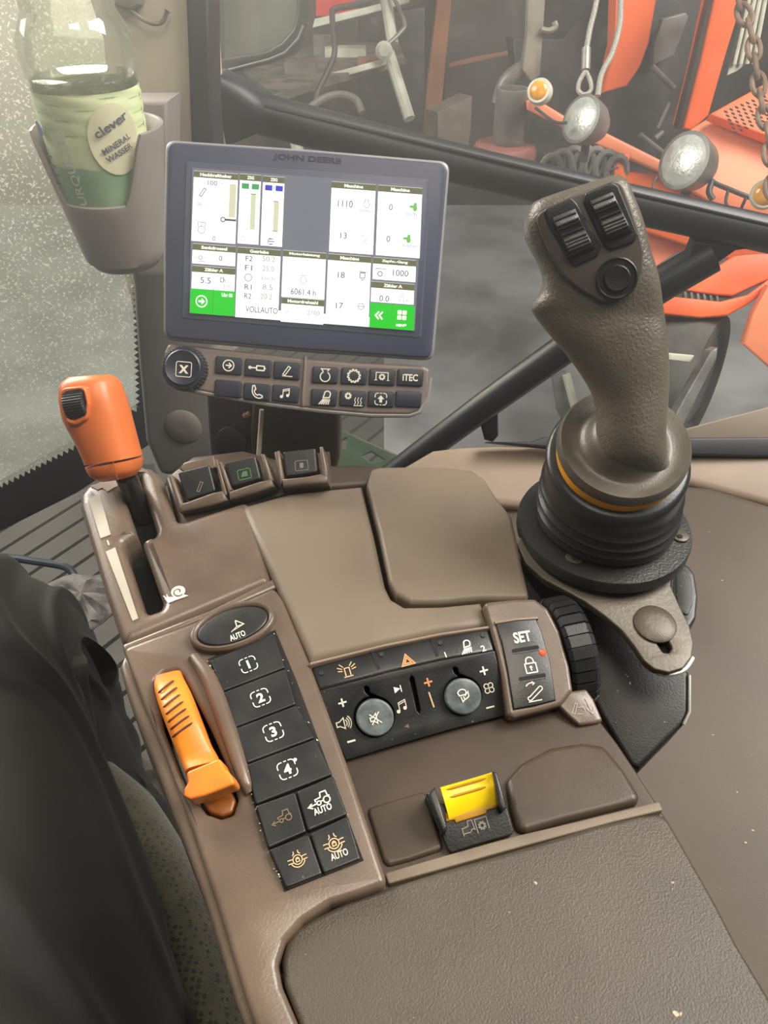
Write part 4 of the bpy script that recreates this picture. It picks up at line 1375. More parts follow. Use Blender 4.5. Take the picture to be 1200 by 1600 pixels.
for x, y in ((389, 258), (478, 287), (474, 403)):
    symbol(M, cp(x, y), SDIR, 8, [(.12, [(-.5, 0), (.5, 0)])], EK, sc, h=-0.0008)
for x, y in ((366, 257), (362, 393), (454, 262), (450, 332), (448, 398), (265, 216), (262, 325)):
    symbol(M, cp(x, y), SDIR, 5, [(.14, [(-.5, 0), (.5, 0)])], EKL, sc, h=-0.0008)
symbol(M, cp(349, 433), SDIR, 9, [(.08, CIRC)], EKL, sc, h=-0.0009)
symbol(M, cp(459, 443), SDIR, 10, [(.12, [(-.4, .3), (.3, .4)]), (.12, [(-.45, .0), (.5, .0)]), (.12, [(-.2, -.4), (.3, -.4)]), (.08, arc(0, .0, .5, 90, 270, 8))], EK, sc, h=-0.0009)
for (x, y, hg, b, w_, m_) in ((749, 296, 10, '1110', 23, EK), (742, 420, 9, '13', 10, EK), (927, 309, 9, '0', None, EK), (917, 433, 9, '0', None, EK), (831, 322, 5, 'n/min', 22, EKL), (824, 444, 6, '°C', 9, EKL), (1008, 336, 5, 'm/h', 16, EKL), (1000, 459, 5, 'n/min', 22, EKL),
                              (262, 509, 8, '0', None, EK), (203, 595, 9, '5.5', 16, EK), (373, 510, 8, 'F2', 11, EK), (371, 546, 8, 'F1', 11, EK), (369, 621, 8, 'R1', 11, EK), (368, 656, 8, 'R2', 11, EK), (447, 588, 6, 'km/h', 20, EKL), (450, 512, 8, '50.2', 20, EKL), (448, 549, 8, '25.0', 18, EKL), (445, 622, 8, '8.5', 16, EKL), (440, 658, 8, '20.2', 18, EKL),
                              (422, 711, 9, 'VOLLAUTO', 50, EK), (585, 641, 9, '6061.4 h', 39, EK), (624, 722, 7, '2100', 19, EKL), (733, 574, 9, '18', 11, EK), (726, 694, 9, '17', 11, EK), (965, 567, 9, '1000', 24, EK), (901, 666, 9, '0.0', 15, EK), (978, 674, 5, 'ha/h', 14, EKL), (285, 617, 5, 'l/h', 8, EKL), (522, 722, 5, 'n=', 6, EKL)):
    stx(x, y, hg, b, w_, m_)
symbol(M, cp(370, 584), SDIR, 13, [(.07, CIRC)], EK, sc, h=-0.0009)
symbol(M, cp(832, 296), SDIR, 12, [(.07, arc(0, -.1, .4, 60, -240, 14) + [(-.2, .5), (.2, .5), (.2, .25)])], EG2, sc, h=-0.0009)
symbol(M, cp(585, 592), SDIR, 12, [(.07, arc(0, -.1, .4, 60, -240, 14) + [(-.2, .5), (.2, .5), (.2, .25)])], EKL, sc, h=-0.0009)
symbol(M, cp(822, 420), SDIR, 8, [(.1, [(-.4, -.3), (-.4, .3)]), (.1, [(0, -.3), (0, .3)]), (.1, [(.4, -.3), (.4, .3)])], EKL, sc, h=-0.0009)
for x, y in ((1015, 308), (990, 432)):
    symbol(M, cp(x, y), SDIR, 13, [], ER, sc, h=-0.0009, fills=[[(-.5, -.1), (-.45, .12), (0, .15), (.05, .45), (.35, .45), (.4, 0), (.5, -.2)], arc(.2, -.25, .25, 0, 360, 10)[:-1]])
symbol(M, cp(885, 566), SDIR, 14, [(.06, [(-.6, .45), (.6, .45)]), (.08, arc(0, -.1, .25, 0, 360, 10))], EK, sc, h=-0.0009)
symbol(M, cp(817, 578), SDIR, 11, [(.1, rrect(-.4, -.3, .3, .4, .1)), (.1, [(-.5, .55), (.5, .5)]), (.1, [(-.2, -.6), (.2, -.5)])], EK, sc, h=-0.0009)
symbol(M, cp(810, 697), SDIR, 11, [(.1, CIRC), (.1, [(-.4, 0), (.4, 0)])], EKL, sc, h=-0.0009)
symbol(M, cp(270, 594), SDIR, 8, [(.12, rrect(-.4, -.4, .2, .4, .05)), (.1, [(.2, .2), (.5, -.1), (.5, -.4)])], EK, sc, h=-0.0009)
symbol(M, cp(183, 510), SDIR, 14, [(.08, arc(0, .1, .2, 0, 360, 8)), (.06, [(-.5, -.3), (.5, -.3)]), (.06, [(-.6, .2), (-.4, 0)]), (.06, [(.6, .2), (.4, 0)])], EKL, sc, h=-0.0009)
symbol(M, cp(972, 655), SDIR, 8, [(.1, [(-.5, -.5), (-.1, .5)]), (.1, [(-.1, -.5), (.3, .5)])], EKL, sc, h=-0.0009)

# ------------------------------------------------------------------ key strip under the monitor
KP2 = Fr(M.at((470, 590), -0.004), tilt(36, 0))
kp = thing('keypad', KP2.at((470, 640), -0.01), 'taupe key strip with a round knob and fourteen dark keys under the monitor', 'keypad')
kout = [(262, 537), (300, 540), (400, 551), (480, 560), (560, 566), (662, 571), (672, 577), (671, 600), (665, 628), (656, 643), (640, 649), (580, 648), (500, 641), (420, 631), (340, 617), (275, 604), (262, 596), (256, 580), (256, 550)]
obj('body', prism(KP2, kout, 0.0, 0.020, 0.003, r=.003), KEYPAD, kp, wn=True)
obj('lower_rim', tube([KP2.at(p, -.002) for p in ((262, 596), (280, 606), (340, 618), (420, 632), (500, 642), (580, 649), (640, 649), (656, 643), (668, 620), (672, 590))], .0016, 8), BEZELRIM, kp)
obj('divider', loft(KP2, [((475, 556), (480, 556), .001, 2.5), ((474, 580), (479, 580), .0018, 2.5), ((471, 620), (476, 621), .0018, 2.5), ((471, 634), (475, 635), .001, 2.5)], 12, 3), KEYPAD, kp)
kn = KP2.loc((291, 577))
kw = KP2.w(kn[0], kn[1], 0)
pr = (KP2.loc((326, 578)) - kn).length
rings = []
for hh, rk in ((-.001, 1), (.004, 1), (.0075, .97), (.0085, .92)):
    f_ = Fr(kw, KP2.z)
    rings.append([f_.w(pr * rk * (1 if k % 4 < 2 else .955) * cos(2 * pi * k / 160), pr * rk * (1 if k % 4 < 2 else .955) * sin(2 * pi * k / 160), hh) for k in range(160)])
kb = obj('rotary_knob', bridge(rings), NAVYB, kp, 20)
obj('knob_cap', lathe(kw + KP2.z * .0082, KP2.z, [(pr * .80, 0), (pr * .80, .0012), (pr * .74, .002), (pr * .68, .0014)], 40), NAVYB, kb)
kf = KP2.up(.0098)
symbol(kf, (287, 577), (100, 8), 24, [(.05, rrect(-.5, -.48, .5, .48, .12))], WHITE, kb, h=.0003, name='symbol_frame')
text(kf, (287, 577), (100, 8), 13, 'X', WHITE, kb, h=.0003, bold=.05)
KD = (100, 8.5)
ARC_ = [(.08, CIRC), (.1, [(-.22, 0), (.2, 0)]), (.1, [(.02, .2), (.22, 0), (.02, -.2)])]
IMPL = [(.1, [(-.6, 0), (-.15, 0)]), (.1, rrect(-.1, -.17, .5, .17, .05)), (.1, [(.5, 0), (.62, 0)]), (.1, arc(-.62, 0, .08, 0, 360, 8))]
PEN = [(.08, s_) for s_ in HITCH] + [(.07, [(-.35, -.46), (.5, -.46)])]
PHONE = [(.09, [(-.35, .45), (-.2, .5), (-.08, .2), (-.18, .1)] + arc(.15, .05, .33, 190, 260, 6) + [(.2, -.2), (.48, -.3), (.5, -.42), (.35, -.5)] + arc(.25, .1, .62, 265, 175, 8) + [(-.35, .45)])]
ENG = [(.08, arc(0, -.12, .36, 62, -242, 18) + [(-.17, .3), (-.3, .45), (.3, .45), (.17, .3)])]
GEARS = [(.08, gear(.38, .48, 12))]
PTO = [(.08, [(-.55, -.3), (-.55, .4), (.55, .4), (.55, -.3)]), (.08, gear(.16, .26, 8)), (.06, [(-.7, -.3), (-.42, -.3)]), (.06, [(.42, -.3), (.7, -.3)])]
LMP = [(.08, s_) for s_ in LAMP]
AC = [(.08, gear(.16, .26, 8))]
SEAT = [(.08, d_) for d_ in dashed_box()]
keys = [((357, 571), 42, 27, ARC_, [], 20), ((403, 575), 42, 27, IMPL, [], 20), ((448, 579), 42, 27, PEN, [], 19), ((356, 607), 42, 26, [], [], 1), ((401, 612), 42, 26, PHONE, [], 19), ((446, 615), 42, 26, [(.07, s_) for s_ in NOTE], NOTEF, 19),
        ((508, 586), 41, 26, ENG, [], 21), ((553, 587.5), 41, 26, GEARS, [], 21), ((597, 589), 41, 26, PTO, [], 17), ((641, 590), 41, 26, None, [], 1),
        ((506, 621), 41, 26, LMP, [], 24), ((551, 622.5), 41, 25, AC, [], 18), ((595, 623.5), 41, 25, SEAT, [[(-.12, -.3), (.12, -.3), (.12, 0), (.3, 0), (0, .32), (-.3, 0), (-.12, 0)]], 18), ((638, 623.5), 41, 25, [], [], 1)]
for i, (c, w_, h_, st, fi, sz) in enumerate(keys):
    sl_ = .085 if i < 6 else .045
    q = [(c[0] - w_ / 2 + 1, c[1] - h_ / 2 - w_ / 2 * sl_), (c[0] + w_ / 2 + 1, c[1] - h_ / 2 + w_ / 2 * sl_), (c[0] + w_ / 2 - 1, c[1] + h_ / 2 + w_ / 2 * sl_), (c[0] - w_ / 2 - 1, c[1] + h_ / 2 - w_ / 2 * sl_)]
    k_ = obj('key', prism(KP2, q, .0014, .003, .0008, r=.0015), NAVYB, kp)
    d_ = (100, sl_ * 100)
    if st is None:
        text(KP2, c, d_, 11, 'iTEC', WHITE, k_, 24, h=.0017, bold=.03)
    elif st or fi:
        cx_ = c if i != 11 else (c[0] - 7, c[1] - 4)
        symbol(KP2, cx_, d_, sz, st, WHITE, k_, fills=fi, h=.0017)
        if i == 11:
            symbol(KP2, (c[0] + 8, c[1] + 5), d_, 13, [(.09, [(x - .1, -.4), (x + .05, -.1), (x - .1, .15), (x + .05, .5)]) for x in (-.3, .05, .4)] + [(.09, [(-.5, -.5), (.6, -.5)])], WHITE, k_, h=.0017)

# arm that carries monitor and key strip
MS = Fr(M.at((430, 660), -0.05), tilt(20, 0))
ms = thing('monitor_bracket', MS.at((430, 760)), 'taupe support arm below the key strip', 'bracket')
obj('arm_column', prism(MS, [(395, 610), (520, 610), (531, 650), (531, 716), (524, 740), (395, 740), (390, 680)], 0.0, 0.03, .004), BROWND, ms)
obj('arm_shroud', prism(MS, [(318, 590), (400, 600), (398, 745), (330, 745), (324, 680)], -0.012, 0.03, .004), mat('shroud_grey', (92, 90, 94), .5, (78, 78, 82), 20), ms)
obj('shroud_stud', lathe(MS.at((362, 690), 0.0), MS.z, [(.012, 0), (.012, .006), (.009, .008)], 24), BLACKP, ms)
for p, r_ in (((389, 646), .0022), ((384, 648), .0022), ((362, 684), .0024)):
    obj('stud_head', lathe(MS.at(p, -.010), MS.z, [(r_, 0), (r_ * .9, .004), (r_ * .4, .005)], 14), TANP, ms)
pl = thing('pale_stick', MS.at((405, 712), .012), 'thin pale stick standing between the key strip and the paddle switches', 'stick')
obj('stick', tube([MS.at((409, 640), .014), MS.at((404, 714), .012)], [.0016, .0019], 10), OFFW, pl)
# boss on lower pillar
bs = thing('pillar_plug', PF.at((287, 665), .03), 'round plug set into the lower pillar trim', 'plug')
obj('plug', lathe(PF.at((287, 665), .018), PF.z, [(.022, 0), (.022, .0045), (.018, .007), (.006, .007)], 30), PILLARD, bs)

# ================================================================== BOTTLE AND ITS HOLDER
cupd = 0.62
rimc = W(152, 196, cupd)
HZ = Fr(rimc, (0, 0, 1))
r_top, r_bot = .0525, .034
cax = Vector((rimc.x, rimc.y, 0))
zt = rimc.z
botp = W(186, 398, cupd + 0.0)
CH = .115
ch = thing('bottle_holder', (rimc.x, rimc.y, zt - CH), 'taupe cup-shaped bottle holder with a cut-out front, fixed to the pillar', 'holder')
NN = 72


def rimh(a):
    """the front of the cup (towards -y) is cut down in a wide U"""
    d = math.atan2(sin(a + pi / 2 + .12), cos(a + pi / 2 + .12))
    t = max(0.0, 1 - (abs(d) / 1.05) ** 2.2)
    return -0.052 * min(1.0, t * 1.6)


def cuprow(h, r_):
    return [Vector((rimc.x + r_ * cos(2 * pi * i / NN), rimc.y + r_ * sin(2 * pi * i / NN), zt + h(2 * pi * i / NN) if callable(h) else zt + h)) for i in range(NN)]


def rad(h):
    return r_bot + (r_top - r_bot) * max(0, min(1, 1 + h / (CH * .96)))


rings = []
rings.append([Vector((rimc.x, rimc.y, zt - CH + .004)) + (p - Vector((rimc.x, rimc.y, p.z))) for p in cuprow(-CH + .004, .012)])
rings.append(cuprow(-CH, .018))
rings.append(cuprow(-CH + .002, r_bot - .006))
rings.append(cuprow(-CH + .010, r_bot))
for s in (0.15, .3, .45, .6, .75, .88, .97):
    rings.append([Vector((rimc.x + rad(-CH + (CH + rimh(2 * pi * i / NN)) * s) * cos(2 * pi * i / NN), rimc.y + rad(-CH + (CH + rimh(2 * pi * i / NN)) * s) * sin(2 * pi * i / NN), zt - CH + (CH + rimh(2 * pi * i / NN)) * s)) for i in range(NN)])
for (dr, dz) in ((-.0005, 0), (-.003, 0.0006), (-.0045, -.001)):
    rings.append([Vector((rimc.x + (rad(rimh(2 * pi * i / NN)) + dr) * cos(2 * pi * i / NN), rimc.y + (rad(rimh(2 * pi * i / NN)) + dr) * sin(2 * pi * i / NN), zt + rimh(2 * pi * i / NN) + dz)) for i in range(NN)])
for s in (.8, .5, .2, .08):
    rings.append([Vector((rimc.x + (rad(-CH + (CH + rimh(2 * pi * i / NN)) * s) - .004) * cos(2 * pi * i / NN), rimc.y + (rad(-CH + (CH + rimh(2 * pi * i / NN)) * s) - .004) * sin(2 * pi * i / NN), zt - CH + .006 + (CH + rimh(2 * pi * i / NN) - .006) * s)) for i in range(NN)])
obj('cup', bridge(rings, True, True, True), CUP, ch, 50)
obj('mounting_plate', prism(Fr((rimc.x, rimc.y + .058, zt), tilt(4, 0)), [(170, 158), (262, 158), (263, 300), (250, 400), (190, 400)], 0, .05, .004), CUP, ch)
# bottle: clear body, water, paper label
bz = zt - CH + .012
bo = thing('water_bottle', (rimc.x, rimc.y, bz), 'clear plastic water bottle with a pale green label in the cup holder', 'bottle')
BO = Vector((rimc.x - .002, rimc.y - .002, bz))
PETG = glassy('clear_plastic', (.95, .97, .93), .18, .05, (230, 230, 210), .10, 160, .6, .05)
zl = zt + .030   # label top
bp = [(.012, 0), (.030, .001), (.0335, .006), (.034, .02), (.036, .05), (.0395, zt - bz - .02), (.0408, zt - bz + .03), (.0406, zl - bz), (.0400, zl - bz + .004), (.0422, zl - bz + .008), (.0434, zl - bz + .020), (.0425, zl - bz + .032), (.037, zl - bz + .044), (.0335, zl - bz + .050), (.0350, zl - bz + .056), (.0365, zl - bz + .070), (.034, zl - bz + .092), (.024, zl - bz + .115), (.014, zl - bz + .130), (.013, zl - bz + .15)]
obj('bottle_body', lathe(BO, (0, 0, 1), bp, 48, cap1=False), PETG, bo, 60)
obj('bottle_cap', lathe(BO + Vector((0, 0, zl - bz + .142)), (0, 0, 1), [(.0155, 0), (.0155, .014), (.014, .016)], 30), WHITE, bo)
WAT = glassy('still_water', (.93, .96, .93), .12, .03, (200, 205, 190), 0, 60, .6, .02)
obj('water', lathe(BO, (0, 0, 1), [(.028, .004), (.0325, .010), (.0335, .05), (.0375, zt - bz - .02), (.039, zt - bz + .02), (.039, zl - bz + .006), (.0385, zl - bz + .0065)], 40), WAT, bo, 60)
LAB = mat('label_pale_green', (208, 218, 172), .45, (200, 212, 162), 30)
LABG = mat('label_mid_green', (146, 178, 138), .45, (120, 164, 126), 30)
LABC = mat('label_cream', (216, 212, 176), .45)
INK = mat('label_ink', (70, 76, 92), .5)
WINK = mat('label_white_ink', (220, 230, 210), .5)
INKB = mat('label_blue_ink', (56, 76, 140), .5)


def brad(z):
    z -= bz
    for (r0, z0), (r1, z1) in zip(bp, bp[1:]):
        if z0 <= z <= z1 and z1 > z0:
            return r0 + (r1 - r0) * (z - z0) / (z1 - z0)
    return .04


def onb(a, z, off):
    r_ = brad(z) + off
    return Vector((BO.x + r_ * cos(a), BO.y + r_ * sin(a), z))


def wrap(a0, a1, z0, z1, off, name, m, n=40, k=14, wavy=0.0, par=bo):
    rows = [[onb(a0 + (a1 - a0) * i / n, z0 + (z1 - z0) * j / k + (wavy * sin(i * .5) if j == k else 0), off + (.0006 * sin(j * 2.2 + i * .25) if z0 + (z1 - z0) * j / k > zt else 0)) for i in range(n + 1)] for j in range(k + 1)]
    return obj(name, bridge(rows, False, False, False), m, par, 60)


lab = wrap(0, 2 * pi, zt - .068, zl, .0004, 'label', LAB, 96, 28)
wrap(R(-142), R(-28), zt - .068, zt - .022, .0012, 'label_band', LABG, 40, 14, .001, lab)


def btext(a0, z0, da, dz, hgt, body, m, name='lettering', wid=None):
    """text wrapped on the bottle: running direction (da along the girth, dz along the height)"""
    V, F, asp = text_geo(body, .02)
    L_ = math.hypot(da, dz)
    ux, uy = da / L_, dz / L_
    k_ = (wid / (hgt * asp)) if wid else 1
    pts = []
    for x, y in V:
        X_, Y_ = x * hgt * k_, y * hgt
        s_, t_ = ux * X_ - uy * Y_, uy * X_ + ux * Y_
        pts.append(onb(a0 + s_ / .041, z0 + t_, .0030))
    return obj(name, (pts, F), m, lab, 0)


A0 = R(-90)
# round cream patch with the name
cpv, cpn = [], 30
for i in range(cpn):
    a = 2 * pi * i / cpn
    cpv.append(onb(A0 + R(38) + .020 * cos(a) / .041, zt - .002 + .026 * sin(a), .0022))
cpv.append(onb(A0 + R(38), zt - .002, .0026))
obj('label_patch', (cpv, [(cpn, i, (i + 1) % cpn) for i in range(cpn)]), LABC, lab, 60)
btext(A0 + R(36), zt + .009, 1, .45, .0068, 'clever', INK, wid=.029)
btext(A0 + R(38), zt - .005, 1, .40, .0046, 'MINERAL', INK, wid=.025)
btext(A0 + R(39), zt - .0115, 1, .38, .0046, 'WASSER', INK, wid=.023)
btext(A0 - R(15), zt - .022, -.06, 1, .0085, 'URQUELLE', WINK, wid=.056)
for zz, wv in ((zt - .015, .012), (zt - .022, .014), (zt - .029, .016), (zt - .036, .012)):
    btext(A0 - R(48), zz, 1, .1, .0012, '—————', INK, name='label_line', wid=wv)
dv = [onb(A0 - R(52) + .006 * cos(2 * pi * i / 20) / .041, zt + .004 + .006 * sin(2 * pi * i / 20), .0032) for i in range(20)]
obj('label_seal', (dv + [onb(A0 - R(52), zt + .004, .0035)], [(20, i, (i + 1) % 20) for i in range(20)]), INKB, lab, 0)

# hook with a loop of wire on the pillar above the bottle
hk = thing('coat_hook', PF.at((190, 5), .03), 'small grey hook with a drooping cable on the pale pillar trim', 'hook')
HKM = mat('hook_grey', (118, 114, 104), .5)
obj('hook_base', prism(PF, [(168, -20), (222, -20), (218, 8), (204, 14), (180, 9)], .034, .02, .004, r=.003), HKM, hk)
obj('cable', tube(curve_pts([PF.at(p, .03) for p in ((172, 2), (200, 14), (222, 30), (240, 37), (254, 34), (262, 16))], 6), [.0018] * 30 + [.003], 8), HKM, hk)

# ================================================================== SEAT AND DRIVER
SZ = .50
SEATF = Fr((0, 0, SZ), (0, 0, 1))
SEATM = mat('olive_seat_cloth', (66, 63, 48), .9, (55, 52, 40), 60, .5, 700, sheen=.3)
_nt = SEATM.node_tree
_v = _nt.nodes.new('ShaderNodeTexVoronoi')
_v.inputs['Scale'].default_value = 190
_v.inputs['Randomness'].default_value = .35
_mr = _nt.nodes.new('ShaderNodeMapRange')
_mr.inputs[1].default_value = .30
_mr.inputs[2].default_value = .36
_mx = _nt.nodes.new('ShaderNodeMix')
_mx.data_type = 'RGBA'
_b = _nt.nodes['Principled BSDF']
_src = _b.inputs['Base Color'].links[0].from_socket
_tc = [n for n in _nt.nodes if n.type == 'TEX_COORD'][0]
_nt.links.new(_tc.outputs['Object'], _v.inputs['Vector'])
_nt.links.new(_v.outputs['Distance'], _mr.inputs[0])
_nt.links.new(_mr.outputs[0], _mx.inputs[0])
_mx.inputs[6].default_value = lin((32, 32, 25))
_nt.links.new(_src, _mx.inputs[7])
_nt.links.new(_mx.outputs[2], _b.inputs['Base Color'])
st_ = thing('seat_cushion', (-.3, .12, .30), 'olive dotted fabric seat cushion edge under the trousers', 'seat')
bol = []
spine = [(142, 1225), (184, 1290), (232, 1390), (276, 1500), (306, 1600), (326, 1760), (344, 1960)]
rr_ = [.026, .037, .041, .043, .045, .046, .046]
obj('bolster', tube(curve_pts([SEATF.at((p[0], p[1])) for p in spine], 5), [rr_[min(i // 5, 6)] + (rr_[min(i // 5 + 1, 6)] - rr_[min(i // 5, 6)]) * (i % 5) / 5 for i in range(31)], 28), SEATM, st_, 60)
obj('seat_pad', prism(SEATF, [(-300, 1300), (100, 1225), (180, 1290), (236, 1390), (280, 1500), (312, 1620), (340, 1900), (340, 2300), (-600, 2300)], -.015, .09, .02, r=.02), SEATM, st_)
obj('seat_shell', prism(SEATF, [(-200, 1340), (150, 1262), (210, 1390), (262, 1500), (300, 1620), (330, 1900), (-500, 2000)], -.09, .08, .005), BLACKP, st_)
sb = thing('gap_shade_box', (-.05, .1, .2), 'black box standing in for shadow in the gap beside the console', 'box')
obj('box', prism(Fr((0, 0, .42), (0, 0, 1)), [(330, 1385), (420, 1385), (620, 1900), (420, 1900), (380, 1600)], 0, .38, .01), BLACKP, sb)  # black fill stands in for the dark shadow between cushion and console


def legring(c, ax, r_, n=64, flat=1.0):
    f_ = Fr(c, ax, Vector((1, 0, 0)))
    return f_, r_


def leg_mesh():
    hip, knee, ank = Vector((-.150, -.02, .60)), Vector((-.375, .445, .592)), Vector((-.300, .475, .10))
    pts = [hip + (hip - knee) * .25, hip, hip.lerp(knee, .2), hip.lerp(knee, .4), hip.lerp(knee, .6), hip.lerp(knee, .78), hip.lerp(knee, .92) + Vector((0, 0, .004)), knee + Vector((.002, .042, -.03)), knee + Vector((.012, .056, -.085)), knee.lerp(ank, .32) + Vector((0, .02, 0)), knee.lerp(ank, .55), knee.lerp(ank, .8), ank, ank + Vector((0, 0, -.06))]
    rad_ = [.112, .110, .107, .102, .095, .089, .085, .080, .073, .070, .066, .058, .054, .056]
    sub = 18
    P = curve_pts(pts, sub)
    RD = []
    for i in range(len(P)):
        k = min(i // sub, len(rad_) - 2)
        t = i / sub - k
        RD.append(rad_[k] + (rad_[k + 1] - rad_[k]) * t)
    n = 192
    rings = []
    up = Vector((1, 0, 0))
    L = len(P)
    for i, p in enumerate(P):
        a, b = P[max(i - 1, 0)], P[min(i + 1, L - 1)]
        t_ = (b - a).normalized()
        u = (up - t_ * up.dot(t_)).normalized()
        v = t_.cross(u)
        up = u
        ring = []
        s_ = i / sub
        for k in range(n):
            th = 2 * pi * k / n
            q = Vector((cos(th) * .9, sin(th) * .9, s_ * .45))
            nz = noise.noise(q)
            w_ = th - .42 * (6.5 - s_) + .45 * noise.noise(q * .8 + Vector((7, 2, 1)))
            crest = math.exp(-(sin(w_ * 1.9 + .5 * nz) / .26) ** 2)
            crest2 = math.exp(-(sin(w_ * 3.1 + 1.2 + .9 * nz) / .30) ** 2)
            kneef = math.exp(-((s_ - 7.2) / 1.6) ** 2)
            m_ = .5 + .9 * max(0, noise.noise(Vector((s_ * .6 + 3, cos(th) * 1.2, sin(th) * 1.2))) + .25)
            d = RD[i] + (.015 * crest + .006 * crest2) * m_ * (1 + .4 * kneef) - .004 + .006 * nz 
            ring.append(p + u * (d * cos(th)) + v * (d * sin(th)))
        rings.append(ring)
    return bridge(rings)


TR = Vector((0, 0, 0))
pe = obj('person', leg_mesh(), TROUSER, None, 70, base=(-.30, .46, .0))
tag(pe, 'seated person in black trousers, thigh and bent knee beside the console', 'person')
# boot
bt = []
BC = Vector((-.300, .475, 0))
for (dy, dz, rx, rz) in ((-.075, .05, .034, .045), (-.03, .055, .044, .052), (.03, .05, .046, .048), (.09, .042, .05, .04), (.15, .036, .048, .034), (.19, .03, .036, .026), (.205, .026, .016, .014)):
    bt.append([BC + Vector((-.35 * dy + rx * cos(2 * pi * k / 24), dy, dz + rz * max(-.98, sin(2 * pi * k / 24)) )) for k in range(24)])
shoe = obj('boot', bridge(bt), BLACKP, pe, 60)

# pedal bar and crumpled rag by the console foot
pb = thing('floor_rail', FL.at((60, 890), .35), 'thin blue-grey bent rail above the ribbed floor beside the knee', 'rail')
PBF = Fr(W(60, 880, 1.05), tilt(50, 0))
obj('rail', tube(curve_pts([PBF.at(p) for p in ((-120, 862), (0, 870), (60, 878), (96, 884), (111, 892), (117, 906), (119, 930))], 5) + [Vector((PBF.at((119, 930)).x, PBF.at((119, 930)).y, 0.0))], .0055, 10), mat('blue_grey_tube', (88, 96, 104), .3, metallic=.6), pb)
rg = []
RC = W(128, 930, 1.0)
rgt = thing('rag', RC, 'crumpled dusty grey rag lying between the knee and the console', 'rag')
for j in range(13):
    t = j / 12
    ring = []
    for k in range(28):
        a = 2 * pi * k / 28
        r_ = .045 * sin(pi * min(.98, .12 + t * .88)) * (1 + .35 * noise.noise(Vector((cos(a) * 2, sin(a) * 2, t * 4))))
        ring.append(RC + Vector((r_ * cos(a) * 1.2, r_ * sin(a), .035 * (1 - t) + .012 * noise.noise(Vector((cos(a) * 3, sin(a) * 3, t * 3 + 5))) - .03)))
    rg.append(ring)
obj('cloth', bridge(rg), mat('dusty_rag', (112, 108, 104), .85, (70, 68, 66), 40, .4, 200), rgt, 40)

# ================================================================== THE SHED OUTSIDE
GZ = -1.2
struct('ground', ([(-9, 0.6, GZ), (9, 0.6, GZ), (9, 9, GZ), (-9, 9, GZ)], [(0, 1, 2, 3)]), CONCRETE, 0)
wl = []
struct('wall_back', box((0, 7.2, 1.2), 18, .12, 4.8), SHEDW, 0)
struct('wall_left', box((-6, 4, 1.2), .12, 7, 4.8), mat('pale_shed_wall', (150, 152, 140), .8, (120, 122, 112), 2), 0)


def BK(d, px=900, py=200, el=12, az=0):
    return Fr(W(px, py, d), tilt(el, az))


def slab(name, fr, pts, m, label, cat, depth=.05, bev=.004, top=0.0, group=None):
    t = thing(name, fr.at(pts[-1], top - depth), label, cat, group)
    obj('board', prism(fr, pts, top, depth, bev), m, t)
    return t


# --- old orange tractor
D = 2.7
B0 = BK(D, 1000, 200, 12, -6)
ot = thing('orange_tractor', Vector((W(1080, 250, D).x, W(1080, 250, D).y + .3, GZ)), 'old orange tractor with two round headlamps standing outside the window', 'tractor')
B1 = BK(D + .25, 1140, 260, 40, -10)
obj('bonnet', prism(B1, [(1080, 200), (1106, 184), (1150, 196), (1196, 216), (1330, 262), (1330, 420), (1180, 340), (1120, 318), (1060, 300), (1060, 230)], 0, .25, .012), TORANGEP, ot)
GR = BK(D + .20, 1150, 180, 40, -10)
g = obj('grille_panel', prism(GR, [(1109, 178), (1150, 155), (1192, 132), (1330, 70), (1330, 262), (1200, 213), (1150, 194)], 0.03, .05, .006), TORANGE, ot)
for i in range(9):
    for j in range(6):
        u = 1131 + i * 8.6 + j * 3
        v = 172 - i * 3.4 + j * 6.4
        if v > 214 or u > 1212 or v < 135:
            continue
        obj('grille_hole', prism(GR, [(u, v), (u + 5, v + 1.6), (u + 6.2, v + 4.6), (u + 1.2, v + 3)], .0315, .002, 0), DARK, g, 0)
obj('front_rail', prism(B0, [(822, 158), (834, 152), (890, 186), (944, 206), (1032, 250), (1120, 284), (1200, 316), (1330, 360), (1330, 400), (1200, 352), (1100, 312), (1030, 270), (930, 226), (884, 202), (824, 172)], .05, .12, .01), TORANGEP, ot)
obj('rail_web', prism(B0, [(958, 246), (984, 240), (982, 270), (974, 300), (960, 300)], .055, .06, .006), TORANGE, ot)
obj('front_apron', prism(B0, [(960, 268), (1030, 270), (1100, 312), (1200, 350), (1330, 400), (1330, 520), (1180, 420), (1000, 360)], .02, .06, .01), TORANGE, ot)
A1 = BK(D + .35, 990, 60, 6, 0)
obj('loader_post', prism(A1, [(965, -80), (1040, -80), (1026, 0), (1014, 68), (1001, 104), (980, 135), (942, 146), (960, 72)], 0, .12, .01), TORANGE, ot)
A2 = BK(D + .15, 1110, 100, 6, 0)
obj('cab_post', prism(A2, [(1134, -80), (1172, -80), (1155, 20), (1134, 88), (1108, 180), (1082, 204), (1066, 202), (1092, 100), (1114, 0)], 0, .12, .01), TORANGE, ot)
obj('post_seal', prism(A2, [(1126, -80), (1134, -80), (1114, 0), (1092, 100), (1066, 202), (1058, 202), (1084, 100), (1108, 0)], .01, .05, .004), BLKM, ot)
A3 = BK(D + .6, 1000, 120, 6, 0)
obj('dark_frame', prism(A3, [(800, 60), (880, 60), (1000, -80), (1140, -80), (1110, 200), (1060, 330), (960, 320), (820, 240)], 0, .2, .01), BLKM, ot)
A4 = BK(D + .45, 1040, 60, 6, 10)
obj('grey_plate', prism(A4, [(1036, 30), (1072, 20), (1076, 26), (1054, 86), (1020, 102), (1022, 70)], 0, .03, .004), GREYM, ot)
